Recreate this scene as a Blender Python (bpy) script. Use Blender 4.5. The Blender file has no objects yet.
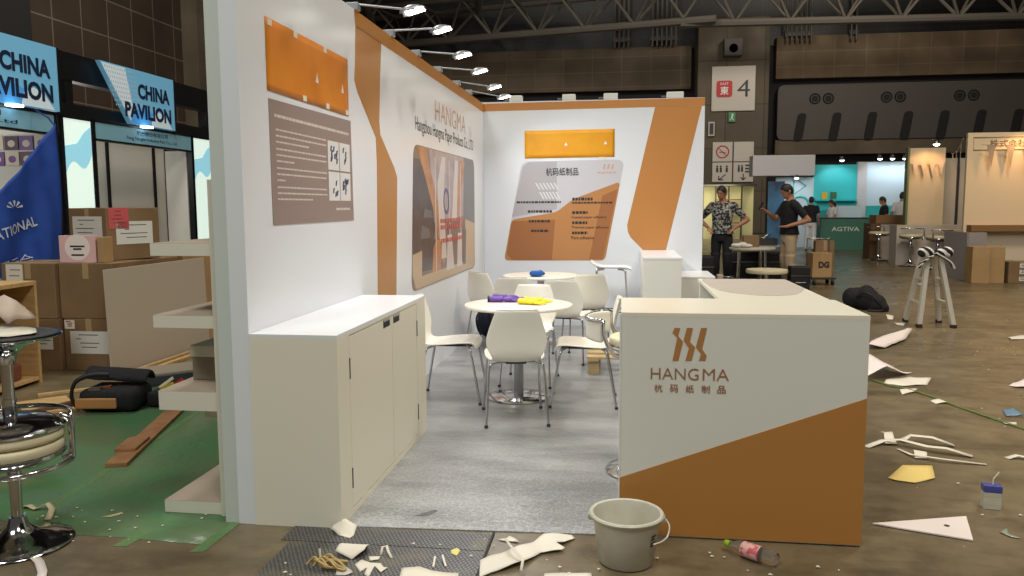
import bpy, bmesh, math, random
from mathutils import Vector, Matrix, noise
random.seed(11)
S = bpy.context.scene
COL = S.collection
PI = math.pi
R = math.radians

# ------------------------------------------------------------------ materials
def lin(c):
    return tuple(((v/255)/12.92 if v/255 <= .04045 else ((v/255+.055)/1.055)**2.4) for v in c)
MATS = {}
def mat(name, col, rough=.5, metal=0., col2=None, scale=6., bump=0., bscale=None, emit=0., trans=0., coat=0., stretch=None, detail=6., lo=.35, hi=.65, alpha=1.):
    if name in MATS: return MATS[name]
    m = bpy.data.materials.new(name); m.use_nodes = True
    nt = m.node_tree; N = nt.nodes; L = nt.links
    b = N['Principled BSDF']
    c = lin(col) + (1,)
    b.inputs['Base Color'].default_value = c
    b.inputs['Roughness'].default_value = rough
    b.inputs['Metallic'].default_value = metal
    b.inputs['Coat Weight'].default_value = coat
    if trans: b.inputs['Transmission Weight'].default_value = trans
    if alpha < 1: b.inputs['Alpha'].default_value = alpha
    if emit:
        b.inputs['Emission Color'].default_value = c
        b.inputs['Emission Strength'].default_value = emit
    if col2 is not None or bump:
        tc = N.new('ShaderNodeTexCoord'); mp = N.new('ShaderNodeMapping')
        L.new(tc.outputs['Object'], mp.inputs['Vector'])
        if stretch: mp.inputs['Scale'].default_value = stretch
    if col2 is not None:
        n = N.new('ShaderNodeTexNoise'); n.inputs['Scale'].default_value = scale; n.inputs['Detail'].default_value = detail
        L.new(mp.outputs['Vector'], n.inputs['Vector'])
        r = N.new('ShaderNodeValToRGB'); r.color_ramp.elements[0].position = lo; r.color_ramp.elements[1].position = hi
        r.color_ramp.elements[0].color = c; r.color_ramp.elements[1].color = lin(col2) + (1,)
        L.new(n.outputs['Fac'], r.inputs['Fac']); L.new(r.outputs['Color'], b.inputs['Base Color'])
    if bump:
        n2 = N.new('ShaderNodeTexNoise'); n2.inputs['Scale'].default_value = bscale or scale; n2.inputs['Detail'].default_value = 5
        L.new(mp.outputs['Vector'], n2.inputs['Vector'])
        bp = N.new('ShaderNodeBump'); bp.inputs['Strength'].default_value = bump; bp.inputs['Distance'].default_value = .02
        L.new(n2.outputs['Fac'], bp.inputs['Height']); L.new(bp.outputs['Normal'], b.inputs['Normal'])
    MATS[name] = m
    return m

def concrete_floor():
    m = mat('hall concrete', (110, 98, 78), .42, bump=.12, bscale=3.)
    nt = m.node_tree; N = nt.nodes; L = nt.links; b = N['Principled BSDF']
    tc = N.new('ShaderNodeTexCoord')
    def nz(s, d):
        n = N.new('ShaderNodeTexNoise'); n.inputs['Scale'].default_value = s; n.inputs['Detail'].default_value = d
        n.inputs['Roughness'].default_value = .65
        L.new(tc.outputs['Object'], n.inputs['Vector']); return n
    a = nz(.55, 8); r = N.new('ShaderNodeValToRGB')
    r.color_ramp.elements[0].position = .3; r.color_ramp.elements[1].position = .7
    r.color_ramp.elements[0].color = lin((106, 93, 70)) + (1,); r.color_ramp.elements[1].color = lin((142, 127, 100)) + (1,)
    L.new(a.outputs['Fac'], r.inputs['Fac'])
    c = nz(5., 9); r2 = N.new('ShaderNodeValToRGB')
    r2.color_ramp.elements[0].position = .33; r2.color_ramp.elements[1].position = .55
    r2.color_ramp.elements[0].color = (.55, .53, .5, 1); r2.color_ramp.elements[1].color = (1, 1, 1, 1)
    L.new(c.outputs['Fac'], r2.inputs['Fac'])
    mx = N.new('ShaderNodeMix'); mx.data_type = 'RGBA'; mx.blend_type = 'MULTIPLY'; mx.inputs['Factor'].default_value = .8
    L.new(r.outputs['Color'], mx.inputs['A']); L.new(r2.outputs['Color'], mx.inputs['B'])
    mp = N.new('ShaderNodeMapping'); mp.inputs['Scale'].default_value = (.5, 2.6, 1); mp.inputs['Rotation'].default_value = (0, 0, R(12))
    L.new(tc.outputs['Object'], mp.inputs['Vector'])
    st = N.new('ShaderNodeTexNoise'); st.inputs['Scale'].default_value = 1.1; st.inputs['Detail'].default_value = 9; st.inputs['Roughness'].default_value = .7
    L.new(mp.outputs['Vector'], st.inputs['Vector'])
    r4 = N.new('ShaderNodeValToRGB'); r4.color_ramp.elements[0].position = .36; r4.color_ramp.elements[1].position = .56
    r4.color_ramp.elements[0].color = (.42, .40, .38, 1); r4.color_ramp.elements[1].color = (1, 1, 1, 1)
    L.new(st.outputs['Fac'], r4.inputs['Fac'])
    mx2 = N.new('ShaderNodeMix'); mx2.data_type = 'RGBA'; mx2.blend_type = 'MULTIPLY'; mx2.inputs['Factor'].default_value = .6
    L.new(mx.outputs['Result'], mx2.inputs['A']); L.new(r4.outputs['Color'], mx2.inputs['B'])
    L.new(mx2.outputs['Result'], b.inputs['Base Color'])
    d = nz(1.3, 6); rr = N.new('ShaderNodeMapRange')
    rr.inputs['To Min'].default_value = .1; rr.inputs['To Max'].default_value = .55
    L.new(d.outputs['Fac'], rr.inputs['Value']); L.new(rr.outputs['Result'], b.inputs['Roughness'])
    return m

def tile_wall(name, c1, cm, sx, sz, rough=.5):
    """tiles / panels with pale joints, in object space on a wall"""
    m = bpy.data.materials.new(name); m.use_nodes = True; nt = m.node_tree; N = nt.nodes; L = nt.links; b = N['Principled BSDF']
    b.inputs['Roughness'].default_value = rough
    tc = N.new('ShaderNodeTexCoord'); sp = N.new('ShaderNodeSeparateXYZ'); L.new(tc.outputs['Object'], sp.inputs[0])
    ad = N.new('ShaderNodeMath'); ad.operation = 'ADD'; L.new(sp.outputs['X'], ad.inputs[0]); L.new(sp.outputs['Y'], ad.inputs[1])
    cb = N.new('ShaderNodeCombineXYZ'); L.new(ad.outputs[0], cb.inputs['X']); L.new(sp.outputs['Z'], cb.inputs['Y'])
    br = N.new('ShaderNodeTexBrick'); br.offset = 0; br.inputs['Scale'].default_value = 1
    br.inputs['Brick Width'].default_value = sx; br.inputs['Row Height'].default_value = sz; br.inputs['Mortar Size'].default_value = .025
    br.inputs['Color1'].default_value = lin(c1) + (1,); br.inputs['Color2'].default_value = tuple(v*.8 for v in lin(c1)) + (1,)
    br.inputs['Mortar'].default_value = lin(cm) + (1,)
    L.new(cb.outputs[0], br.inputs['Vector'])
    n = N.new('ShaderNodeTexNoise'); n.inputs['Scale'].default_value = .7; n.inputs['Detail'].default_value = 6
    L.new(tc.outputs['Object'], n.inputs['Vector'])
    mx = N.new('ShaderNodeMix'); mx.data_type = 'RGBA'; mx.blend_type = 'OVERLAY'; mx.inputs['Factor'].default_value = .5
    L.new(br.outputs['Color'], mx.inputs['A']); L.new(n.outputs['Fac'], mx.inputs['B']); L.new(mx.outputs['Result'], b.inputs['Base Color'])
    return m

def film_floor():
    """grey carpet under crumpled clear film"""
    m = mat('filmed grey carpet', (150, 150, 152), .28, bump=.18, bscale=26.)
    nt = m.node_tree; N = nt.nodes; L = nt.links; b = N['Principled BSDF']
    tc = N.new('ShaderNodeTexCoord'); mp = N.new('ShaderNodeMapping'); mp.inputs['Scale'].default_value = (.5, 1.6, 1)
    L.new(tc.outputs['Object'], mp.inputs['Vector'])
    n = N.new('ShaderNodeTexNoise'); n.inputs['Scale'].default_value = 2.2; n.inputs['Detail'].default_value = 7; n.inputs['Roughness'].default_value = .58
    L.new(mp.outputs['Vector'], n.inputs['Vector'])
    r = N.new('ShaderNodeValToRGB'); r.color_ramp.elements[0].position = .3; r.color_ramp.elements[1].position = .72
    r.color_ramp.elements[0].color = lin((116, 117, 118)) + (1,); r.color_ramp.elements[1].color = lin((166, 167, 168)) + (1,)
    L.new(n.outputs['Fac'], r.inputs['Fac'])
    v = N.new('ShaderNodeTexVoronoi'); v.feature = 'DISTANCE_TO_EDGE'; v.inputs['Scale'].default_value = 38
    n3 = N.new('ShaderNodeTexNoise'); n3.inputs['Scale'].default_value = 9
    L.new(tc.outputs['Object'], n3.inputs['Vector'])
    mxv = N.new('ShaderNodeMix'); mxv.data_type = 'VECTOR'; mxv.inputs['Factor'].default_value = .12
    L.new(tc.outputs['Object'], mxv.inputs['A']); L.new(n3.outputs['Color'], mxv.inputs['B']); L.new(mxv.outputs['Result'], v.inputs['Vector'])
    r2 = N.new('ShaderNodeValToRGB'); r2.color_ramp.elements[0].position = .0; r2.color_ramp.elements[1].position = .12
    r2.color_ramp.elements[0].color = (1, 1, 1, 1); r2.color_ramp.elements[1].color = (0, 0, 0, 1)
    L.new(v.outputs['Distance'], r2.inputs['Fac'])
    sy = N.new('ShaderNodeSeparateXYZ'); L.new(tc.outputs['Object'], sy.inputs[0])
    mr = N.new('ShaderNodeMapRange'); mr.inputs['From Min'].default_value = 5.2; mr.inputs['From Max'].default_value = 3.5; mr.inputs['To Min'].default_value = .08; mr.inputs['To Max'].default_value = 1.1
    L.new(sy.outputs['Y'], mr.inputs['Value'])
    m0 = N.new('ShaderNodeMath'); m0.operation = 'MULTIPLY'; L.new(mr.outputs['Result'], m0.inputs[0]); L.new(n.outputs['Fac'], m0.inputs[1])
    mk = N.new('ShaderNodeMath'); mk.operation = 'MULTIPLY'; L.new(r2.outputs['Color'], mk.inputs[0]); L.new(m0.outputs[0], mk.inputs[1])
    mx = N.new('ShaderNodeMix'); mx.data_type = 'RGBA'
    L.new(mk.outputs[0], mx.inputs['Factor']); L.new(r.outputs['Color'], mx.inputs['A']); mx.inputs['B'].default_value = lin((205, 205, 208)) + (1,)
    L.new(mx.outputs['Result'], b.inputs['Base Color'])
    return m

def tread_plate():
    m = mat('tread plate steel', (92, 92, 96), .42, .6)
    nt = m.node_tree; N = nt.nodes; L = nt.links; b = N['Principled BSDF']
    tc = N.new('ShaderNodeTexCoord'); mp = N.new('ShaderNodeMapping'); mp.inputs['Rotation'].default_value = (0, 0, R(45)); mp.inputs['Scale'].default_value = (75, 42, 1)
    L.new(tc.outputs['Object'], mp.inputs['Vector'])
    ck = N.new('ShaderNodeTexVoronoi'); ck.inputs['Scale'].default_value = 1; ck.inputs['Randomness'].default_value = .15
    L.new(mp.outputs['Vector'], ck.inputs['Vector'])
    r = N.new('ShaderNodeValToRGB'); r.color_ramp.elements[0].position = .28; r.color_ramp.elements[1].position = .42
    r.color_ramp.elements[0].color = lin((132, 130, 130)) + (1,); r.color_ramp.elements[1].color = lin((82, 80, 82)) + (1,)
    L.new(ck.outputs['Distance'], r.inputs['Fac'])
    n = N.new('ShaderNodeTexNoise'); n.inputs['Scale'].default_value = 5; n.inputs['Detail'].default_value = 8
    L.new(tc.outputs['Object'], n.inputs['Vector'])
    r3 = N.new('ShaderNodeValToRGB'); r3.color_ramp.elements[0].position = .5; r3.color_ramp.elements[1].position = .75
    r3.color_ramp.elements[0].color = (0, 0, 0, 1); r3.color_ramp.elements[1].color = (.6, .6, .6, 1)
    L.new(n.outputs['Fac'], r3.inputs['Fac'])
    mx = N.new('ShaderNodeMix'); mx.data_type = 'RGBA'; L.new(r3.outputs['Color'], mx.inputs['Factor'])
    L.new(r.outputs['Color'], mx.inputs['A']); mx.inputs['B'].default_value = lin((140, 132, 105)) + (1,)
    L.new(mx.outputs['Result'], b.inputs['Base Color'])
    bp = N.new('ShaderNodeBump'); bp.inputs['Strength'].default_value = .6; bp.inputs['Distance'].default_value = .004
    L.new(r.outputs['Color'], bp.inputs['Height']); L.new(bp.outputs['Normal'], b.inputs['Normal'])
    return m

WHITE = mat('white laminate', (232, 234, 238), .32)
WALLW = mat('white booth wall film', (231, 234, 240), .28)
SHELFW = mat('cream white laminate', (226, 222, 206), .4)
CTRW = mat('matte white counter film', (226, 225, 217), .42)
CABW = mat('cream cabinet laminate', (234, 229, 212), .4)
BROWN = mat('caramel brown print', (184, 128, 66), .35)
BROWN2 = mat('copper brown print', (198, 136, 76), .35)
ORANGE = mat('orange cover paper', (226, 138, 30), .45, col2=(214, 126, 22), scale=3)
YELLOW = mat('amber cover paper', (238, 168, 22), .5, col2=(230, 156, 16), scale=3)
TAPE = mat('clear white tape', (235, 225, 210), .3)
CHROME = mat('polished chrome', (205, 205, 208), .12, 1.)
STEEL = mat('brushed steel', (170, 172, 175), .3, 1.)
ALU = mat('ladder aluminium', (214, 206, 190), .4, .25)
PLASTW = mat('ivory moulded plastic', (238, 234, 222), .3, coat=.2)
CREAM = mat('cream leatherette', (226, 216, 182), .45)
BLACK = mat('matte black', (22, 22, 24), .6)
BLACKCLOTH = mat('black cloth', (20, 20, 23), .85, bump=.4, bscale=25)
NAVY = mat('navy cloth', (24, 28, 46), .85, bump=.4, bscale=20)
DARKGREY = mat('dark grey plastic', (55, 56, 60), .5)
CARD = mat('brown cardboard', (138, 110, 78), .75, col2=(122, 96, 66), scale=2.5)
CARDL = mat('light kraft cardboard', (180, 146, 102), .75, col2=(166, 132, 90), scale=2.5)
LABELW = mat('white paper label', (222, 220, 214), .6)
PAPER = mat('off white scrap paper', (232, 224, 208), .6)
PAPERP = mat('pinkish white paper', (240, 226, 222), .6)
INK = mat('dark grey ink', (48, 46, 48), .5)
INKG = mat('soft grey ink', (90, 88, 92), .5)
WHITEINK = mat('white ink', (240, 236, 232), .5)
PINK = mat('pink card', (226, 184, 186), .6)
RED = mat('red print', (196, 44, 48), .5)
PLY = mat('pale plywood', (206, 172, 118), .6, col2=(188, 150, 98), scale=4, stretch=(1, 8, 8))
WOOD = mat('raw wood strip', (168, 120, 78), .65, col2=(140, 96, 60), scale=5, stretch=(2, 2, 14))
WOODBLOCK = mat('pallet wood', (196, 174, 132), .7, col2=(176, 150, 108), scale=5)
GREENF = mat('green floor film', (86, 136, 90), .28, col2=(106, 128, 94), scale=2.2, bump=.25, bscale=14)
GREENT = mat('green tape', (128, 168, 112), .3, alpha=.45)
TREAD = tread_plate()
CONC = concrete_floor()
FILM = film_floor()

# ------------------------------------------------------------------ mesh builder
class MB:
    def __init__(s): s.bm = bmesh.new(); s.mi = 0; s.M = Matrix()
    def _v(s, p): return s.bm.verts.new(s.M @ Vector(p))
    def _f(s, vs):
        try:
            f = s.bm.faces.new(vs); f.material_index = s.mi; return f
        except ValueError: return None
    def box(s, x0, x1, y0, y1, z0, z1, bev=0.):
        n0 = len(s.bm.faces)
        v = [s._v((x, y, z)) for z in (z0, z1) for y in (y0, y1) for x in (x0, x1)]
        fs = [s._f([v[i] for i in q]) for q in ((0, 2, 3, 1), (4, 5, 7, 6), (0, 1, 5, 4), (2, 6, 7, 3), (0, 4, 6, 2), (1, 3, 7, 5))]
        if bev:
            es = list({e for f in fs for e in f.edges})
            r = bmesh.ops.bevel(s.bm, geom=es, offset=bev, segments=2, affect='EDGES', profile=.5)
            for f in r['faces']: f.material_index = s.mi
        return s
    def bar(s, a, b, w, h, up=(0, 0, 1)):
        a = Vector(a); b = Vector(b); d = (b-a).normalized(); up = Vector(up)
        if abs(d.dot(up)) > .98: up = Vector((1, 0, 0)) if abs(d.x) < .9 else Vector((0, 0, 1))
        x = d.cross(up).normalized()*w/2; y = x.cross(d).normalized()*h/2
        q = [(-1, -1), (1, -1), (1, 1), (-1, 1)]
        A = [s._v(a+x*i+y*j) for i, j in q]; B = [s._v(b+x*i+y*j) for i, j in q]
        s._f(A[::-1]); s._f(B)
        for i in range(4): s._f([A[i], A[(i+1) % 4], B[(i+1) % 4], B[i]])
        return s
    def tube(s, pts, r, seg=8, closed=False, caps=True):
        pts = [Vector(p) for p in pts]; n = len(pts)
        rs = r if isinstance(r, (list, tuple)) else [r]*n
        rings = []; prev = None
        for i, p in enumerate(pts):
            if closed: d = pts[(i+1) % n]-pts[i-1]
            elif i == 0: d = pts[1]-p
            elif i == n-1: d = p-pts[i-1]
            else: d = (pts[i+1]-p).normalized()+(p-pts[i-1]).normalized()
            d.normalize()
            if prev is None:
                u = d.orthogonal().normalized()
            else:
                u = prev-d*prev.dot(d)
                u = u.normalized() if u.length > 1e-6 else d.orthogonal().normalized()
            prev = u; w = d.cross(u)
            rings.append([s._v(p+(u*math.cos(t)+w*math.sin(t))*rs[i]) for t in (2*PI*k/seg for k in range(seg))])
        m = n if closed else n-1
        for i in range(m):
            a = rings[i]; b = rings[(i+1) % n]
            for k in range(seg): s._f([a[k], a[(k+1) % seg], b[(k+1) % seg], b[k]])
        if caps and not closed: s._f(rings[0][::-1]); s._f(rings[-1])
        return s
    def lathe(s, prof, c=(0, 0, 0), seg=32, axis='z'):
        c = Vector(c); rings = []
        for r, z in prof:
            if r < 1e-5: rings.append([s._v(c+s._ax(0, 0, z, axis))])
            else: rings.append([s._v(c+s._ax(r*math.cos(t), r*math.sin(t), z, axis)) for t in (2*PI*k/seg for k in range(seg))])
        for a, b in zip(rings, rings[1:]):
            if len(a) == 1 and len(b) == 1: continue
            for k in range(seg):
                k2 = (k+1) % seg
                if len(a) == 1: s._f([a[0], b[k2], b[k]])
                elif len(b) == 1: s._f([a[k], a[k2], b[0]])
                else: s._f([a[k], a[k2], b[k2], b[k]])
        return s
    def _ax(s, x, y, z, axis):
        return Vector((x, y, z)) if axis == 'z' else (Vector((z, x, y)) if axis == 'x' else Vector((x, z, -y)))
    def prism(s, poly, o, right, up, t0=0., t1=.002):
        o = Vector(o); right = Vector(right); up = Vector(up); n = right.cross(up).normalized()
        A = [s._v(o+right*a+up*b+n*t0) for a, b in poly]; B = [s._v(o+right*a+up*b+n*t1) for a, b in poly]
        s._f(A[::-1]); s._f(B)
        k = len(poly)
        for i in range(k): s._f([A[i], A[(i+1) % k], B[(i+1) % k], B[i]])
        return s
    def grid(s, fn, nu, nv, closed_u=False):
        V = [[s._v(fn(i/(nu if closed_u else nu-1), j/(nv-1))) for j in range(nv)] for i in range(nu)]
        for i in range(nu if closed_u else nu-1):
            for j in range(nv-1):
                i2 = (i+1) % nu
                s._f([V[i][j], V[i2][j], V[i2][j+1], V[i][j+1]])
        return s
    def ell(s, c, r, seg=14, rings=8, rot=None):
        c = Vector(c); rows = []
        Rm = rot or Matrix.Identity(3)
        for i in range(rings+1):
            a = PI*i/rings
            if i in (0, rings): rows.append([s._v(c+Rm @ Vector((0, 0, r[2]*math.cos(a))))])
            else: rows.append([s._v(c+Rm @ Vector((r[0]*math.sin(a)*math.cos(t), r[1]*math.sin(a)*math.sin(t), r[2]*math.cos(a)))) for t in (2*PI*k/seg for k in range(seg))])
        for a, b in zip(rows, rows[1:]):
            for k in range(seg):
                k2 = (k+1) % seg
                if len(a) == 1: s._f([a[0], b[k], b[k2]])
                elif len(b) == 1: s._f([a[k2], a[k], b[0]])
                else: s._f([a[k], b[k], b[k2], a[k2]])
        return s
    def build(s, name, m, parent=None, smooth=None, mods=None, loc=None):
        me = bpy.data.meshes.new(name)
        bmesh.ops.recalc_face_normals(s.bm, faces=s.bm.faces)
        s.bm.to_mesh(me); s.bm.free()
        for x in (m if isinstance(m, (list, tuple)) else [m]): me.materials.append(x)
        if smooth is not None:
            me.polygons.foreach_set('use_smooth', [True]*len(me.polygons))
            me.set_sharp_from_angle(angle=R(smooth))
        o = bpy.data.objects.new(name, me); COL.objects.link(o)
        if parent: o.parent = parent
        if loc: o.location = loc
        for k in (mods or []): k(o)
        return o

def subsurf(n=2):
    def f(o):
        m = o.modifiers.new('s', 'SUBSURF'); m.levels = n; m.render_levels = n
    return f
def solid(t, off=0.):
    def f(o):
        m = o.modifiers.new('t', 'SOLIDIFY'); m.thickness = t; m.offset = off
    return f
def bevelm(w, seg=2):
    def f(o):
        m = o.modifiers.new('b', 'BEVEL'); m.width = w; m.segments = seg; m.limit_method = 'ANGLE'
    return f

def tag(o, label=None, cat=None, group=None, kind=None):
    if label: o['label'] = label
    if cat: o['category'] = cat
    if group: o['group'] = group
    if kind: o['kind'] = kind
    return o
def thing(name, label, cat, loc=(0, 0, 0), rz=0., group=None):
    o = bpy.data.objects.new(name, None); COL.objects.link(o); o.empty_display_size = .1
    o.location = loc; o.rotation_euler = (0, 0, rz)
    return tag(o, label, cat, group)
def struct(o): o['kind'] = 'structure'; return o
def dup(root, loc, rz, label, rot=None):
    r = root.copy(); COL.objects.link(r); r.location = loc; r.rotation_euler = rot or (0, 0, rz); r['label'] = label
    for ch in list(root.children):
        c = ch.copy(); COL.objects.link(c); c.parent = r
        for g in ch.children:
            d = g.copy(); COL.objects.link(d); d.parent = c
    return r

def rpoly(pts, r, n=5):
    out = []
    k = len(pts)
    for i in range(k):
        p = Vector(pts[i]); a = Vector(pts[i-1]); b = Vector(pts[(i+1) % k])
        da = (a-p).normalized(); db = (b-p).normalized()
        rr = min(r, (a-p).length*.45, (b-p).length*.45)
        s0 = p+da*rr; s1 = p+db*rr
        for j in range(n+1):
            t = j/n
            q = s0*(1-t)**2+p*2*t*(1-t)+s1*t*t
            out.append((q.x, q.y))
    return out

def text_mesh(body, center, right, up, width, height, off=0., ext=.0008, lift=.0):
    """lettering as a flat solid, fitted to width x height around center; returns list of (verts, faces)"""
    cu = bpy.data.curves.new('t', 'FONT'); cu.body = body; cu.extrude = 0; cu.offset = off; cu.resolution_u = 3
    ob = bpy.data.objects.new('t', cu); COL.objects.link(ob)
    dg = bpy.context.evaluated_depsgraph_get(); dg.update()
    me = bpy.data.meshes.new_from_object(ob.evaluated_get(dg))
    bpy.data.objects.remove(ob); bpy.data.curves.remove(cu)
    vs = [v.co.copy() for v in me.vertices]; fs = [list(p.vertices) for p in me.polygons]
    bpy.data.meshes.remove(me)
    if not vs: return [], []
    x0 = min(v.x for v in vs); x1 = max(v.x for v in vs); y0 = min(v.y for v in vs); y1 = max(v.y for v in vs)
    c = Vector(center); right = Vector(right).normalized(); up = Vector(up).normalized(); n = right.cross(up)
    sx = width/max(x1-x0, 1e-6); sy = height/max(y1-y0, 1e-6) if height else sx
    return [c+right*((v.x-(x0+x1)/2)*sx)+up*((v.y-(y0+y1)/2)*sy)+n*(lift+ext) for v in vs], fs
def add_text(mb, *a, **k):
    vs, fs = text_mesh(*a, **k)
    V = [mb._v(v) for v in vs]
    for f in fs: mb._f([V[i] for i in f])
    return mb

def sheet(name, poly, m, z=.004, amp=.0, div=3, thick=.0015, freq=6., parent=None, curl=None, loc=None):
    """a torn sheet lying on the floor: polygon, gently crumpled"""
    bm = bmesh.new()
    cx = sum(p[0] for p in poly)/len(poly); cy = sum(p[1] for p in poly)/len(poly)
    f = bm.faces.new([bm.verts.new((x-cx, y-cy, 0)) for x, y in poly])
    bmesh.ops.triangulate(bm, faces=[f])
    bmesh.ops.subdivide_edges(bm, edges=bm.edges[:], cuts=div, use_grid_fill=True)
    sd = Vector((cx*3.1, cy*2.7, 5.))
    for v in bm.verts:
        h = noise.noise(v.co*freq+sd)*.5+.5
        v.co.z = h*amp
        if curl: v.co.z += curl(v.co.x+cx, v.co.y+cy)
    mn = min(v.co.z for v in bm.verts)
    for v in bm.verts: v.co.z -= mn
    bmesh.ops.recalc_face_normals(bm, faces=bm.faces)
    me = bpy.data.meshes.new(name); bm.to_mesh(me); bm.free()
    for p in me.polygons: p.use_smooth = True
    me.materials.append(m)
    o = bpy.data.objects.new(name, me); COL.objects.link(o); o.location = loc or (cx, cy, z)
    if parent: o.parent = parent
    if thick: solid(thick, 1.)(o)
    return o

def ribbon(name, pts, w, m, z=.003, thick=.0015, lift=None, parent=None):
    """a strip of paper/tape following points (x,y,z) on its edge-wise flat side"""
    mb = MB(); P = [Vector(p if len(p) == 3 else (p[0], p[1], z)) for p in pts]
    c = sum(P, Vector())/len(P); c.z = 0
    L = []
    for i, p in enumerate(P):
        d = (P[min(i+1, len(P)-1)]-P[max(i-1, 0)]); d.z = 0; d.normalize()
        s = Vector((-d.y, d.x, 0))*w/2
        L.append((mb._v(p-c-s), mb._v(p-c+s)))
    for a, b in zip(L, L[1:]): mb._f([a[0], a[1], b[1], b[0]])
    o = mb.build(name, m, parent, smooth=60, mods=[solid(thick, 1.)])
    o.location = c
    return o

X0, Y0 = -1.711, 9.803           # booth: inner faces of the side wall and back wall
FX = ((0, 1, 0), (0, 0, 1))      # right/up on a face looking toward +x
FY = ((1, 0, 0), (0, 0, 1))      # right/up on a face looking toward -y

# ================================================================= setting
def build_setting():
    o = MB().box(-18, 26, -8, 44, -.2, 0).build('floor', CONC); struct(o)
    ceil_m = mat('dark roof deck', (38, 38, 42), .8)
    struct(MB().box(-18.3, 26, -8, 44.4, 14.5, 14.8).build('ceiling', ceil_m))
    tile = tile_wall('dark brown wall tiles', (66, 54, 44), (106, 96, 84), 1.4, 1.25)
    conc = mat('dim concrete', (104, 92, 76), .8, col2=(84, 74, 60), scale=.6)
    dark = mat('dark recess', (26, 25, 25), .8)
    duct = mat('grey duct casing', (78, 72, 68), .6)
    # hall side wall (runs into the depth), its pillars
    struct(MB().box(-18.3, -18, -8, 44.4, 0, 14.5).build('wall_hall_side', tile))
    for y0, y1 in ((17.5, 20.5), (31.2, 34.8)):
        struct(MB().box(-18, -17.3, y0, y1, 0, 14.5).build('wall_pilaster', conc))
    struct(MB().box(-18, -17.94, 20.5, 22.6, 0, 14.5).build('wall_recess', dark))
    # hall end wall
    w = struct(MB().box(-18, 26, 44, 44.4, 0, 14.5).build('wall_hall_end', dark))
    up = tile_wall('grey upper wall panels', (20, 19, 19), (36, 34, 33), 1.55, .95)
    struct(MB().box(-18, 26, 43.96, 44, 9.8, 14.5).build('wall_upper_grid', up))
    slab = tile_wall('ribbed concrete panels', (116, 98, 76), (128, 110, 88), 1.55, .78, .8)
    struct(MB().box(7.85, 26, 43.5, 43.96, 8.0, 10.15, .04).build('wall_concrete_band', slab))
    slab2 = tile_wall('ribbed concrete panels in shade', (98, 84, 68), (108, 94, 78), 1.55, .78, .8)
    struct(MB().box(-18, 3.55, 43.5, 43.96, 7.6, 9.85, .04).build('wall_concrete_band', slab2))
    struct(MB().box(-18, 3.2, 43.3, 43.96, 7.0, 7.35, .03).build('trim_1', dark))
    # rounded duct casing with nozzles and slots
    c = struct(MB().prism(rpoly([(7.95, 4.85), (26, 4.85), (26, 7.65), (7.95, 7.65)], .35), (0, 43.9, 0), *FY, 0, .6).build('wall_duct_casing', duct))
    for i in range(5):
        for dx in (-.33, .33):
            x = 10.13+i*3.5+dx
            MB().lathe([(.2, .0), (.29, .0), (.29, .12), (.2, .12), (.16, -.02), (0, -.02)], (x, 43.3, 6.92), 16, 'y').build('air_nozzle', dark, c, 40)
    for i in range(9):
        x = 9.0+i*1.74
        MB().prism(rpoly([(-.24, -.75), (.22, -.75), (.42, .65), (-.02, .65)], .2), (x, 43.3, 5.55), *FY, -.05, .03).build('air_slot', dark, c)
    struct(MB().box(7.9, 26, 43.4, 43.96, 4.1, 4.85).build('wall_lower_band', conc))
    # pillar carrying the hall number
    struct(MB().box(3.77, 7.33, 42.3, 44, 0, 10.95, .05).build('pillar_hall', tile_wall('pillar concrete', (98, 88, 74), (70, 62, 52), 1.9, 2.2, .8)))
    sg = thing('hall_sign', 'large white square sign with red badge and black 4 high on pillar', 'sign', (5.555, 42.26, 7.39))
    sw = mat('white sign face', (204, 196, 186), .5)
    MB().box(-1.08, 1.08, -.06, .04, -1.12, 1.12, .02).build('plate', sw, sg)
    MB().prism(rpoly([(-.84, -.42), (-.06, -.42), (-.06, .4), (-.84, .4)], .14), (0, -.06, 0), *FY, 0, .03).build('badge', RED, sg)
    mb = MB(); add_text(mb, '東', (-.45, -.1, -.1), *FY, .42, .42, off=.02); add_text(mb, 'EAST', (-.45, -.1, .24), *FY, .4, .12)
    mb.build('badge_lettering', WHITEINK, sg)
    mb = MB(); add_text(mb, '4', (.5, -.065, .0), *FY, .62, .84, off=-.004); mb.build('numeral', INK, sg)
    sg = thing('direction_sign', 'white four-part sign with no-smoking and toilet symbols on pillar', 'sign', (5.615, 42.26, 3.69))
    for i, (x, z) in enumerate(((-.53, .52), (.53, .52), (-.53, -.52), (.53, -.52))):
        MB().box(x-.5, x+.5, -.06, .04, z-.5, z+.5, .02).build('plate', sw, sg)
    mb = MB().tube([(-.53+.3*math.cos(t), -.07, .52+.3*math.sin(t)) for t in (2*PI*k/24 for k in range(24))], .03, 6, True)
    mb.bar((-.74, -.07, .73), (-.32, -.07, .31), .03, .05, (0, 1, 0)); mb.bar((-.7, -.07, .5), (-.36, -.07, .5), .03, .06, (0, 1, 0))
    mb.build('no_smoking_symbol', RED, sg)
    mb = MB()
    for x in (-.78, -.6, -.3):
        mb.ell((x, -.065, -.22), (.05, .02, .05)); mb.bar((x, -.07, -.28), (x, -.07, -.52), .02, .1, (1, 0, 0))
    mb.bar((-.35, -.07, -.62), (-.68, -.07, -.9), .02, .05, (1, 0, 0)); mb.bar((-.7, -.07, -.92), (-.7, -.07, -.7), .02, .05, (1, 0, 0)); mb.bar((-.7, -.07, -.9), (-.46, -.07, -.9), .02, .05, (1, 0, 0))
    for x in (.3, .46):
        mb.ell((x, -.065, -.2), (.05, .02, .05)); mb.bar((x, -.07, -.26), (x, -.07, -.5), .02, .1, (1, 0, 0))
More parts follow.
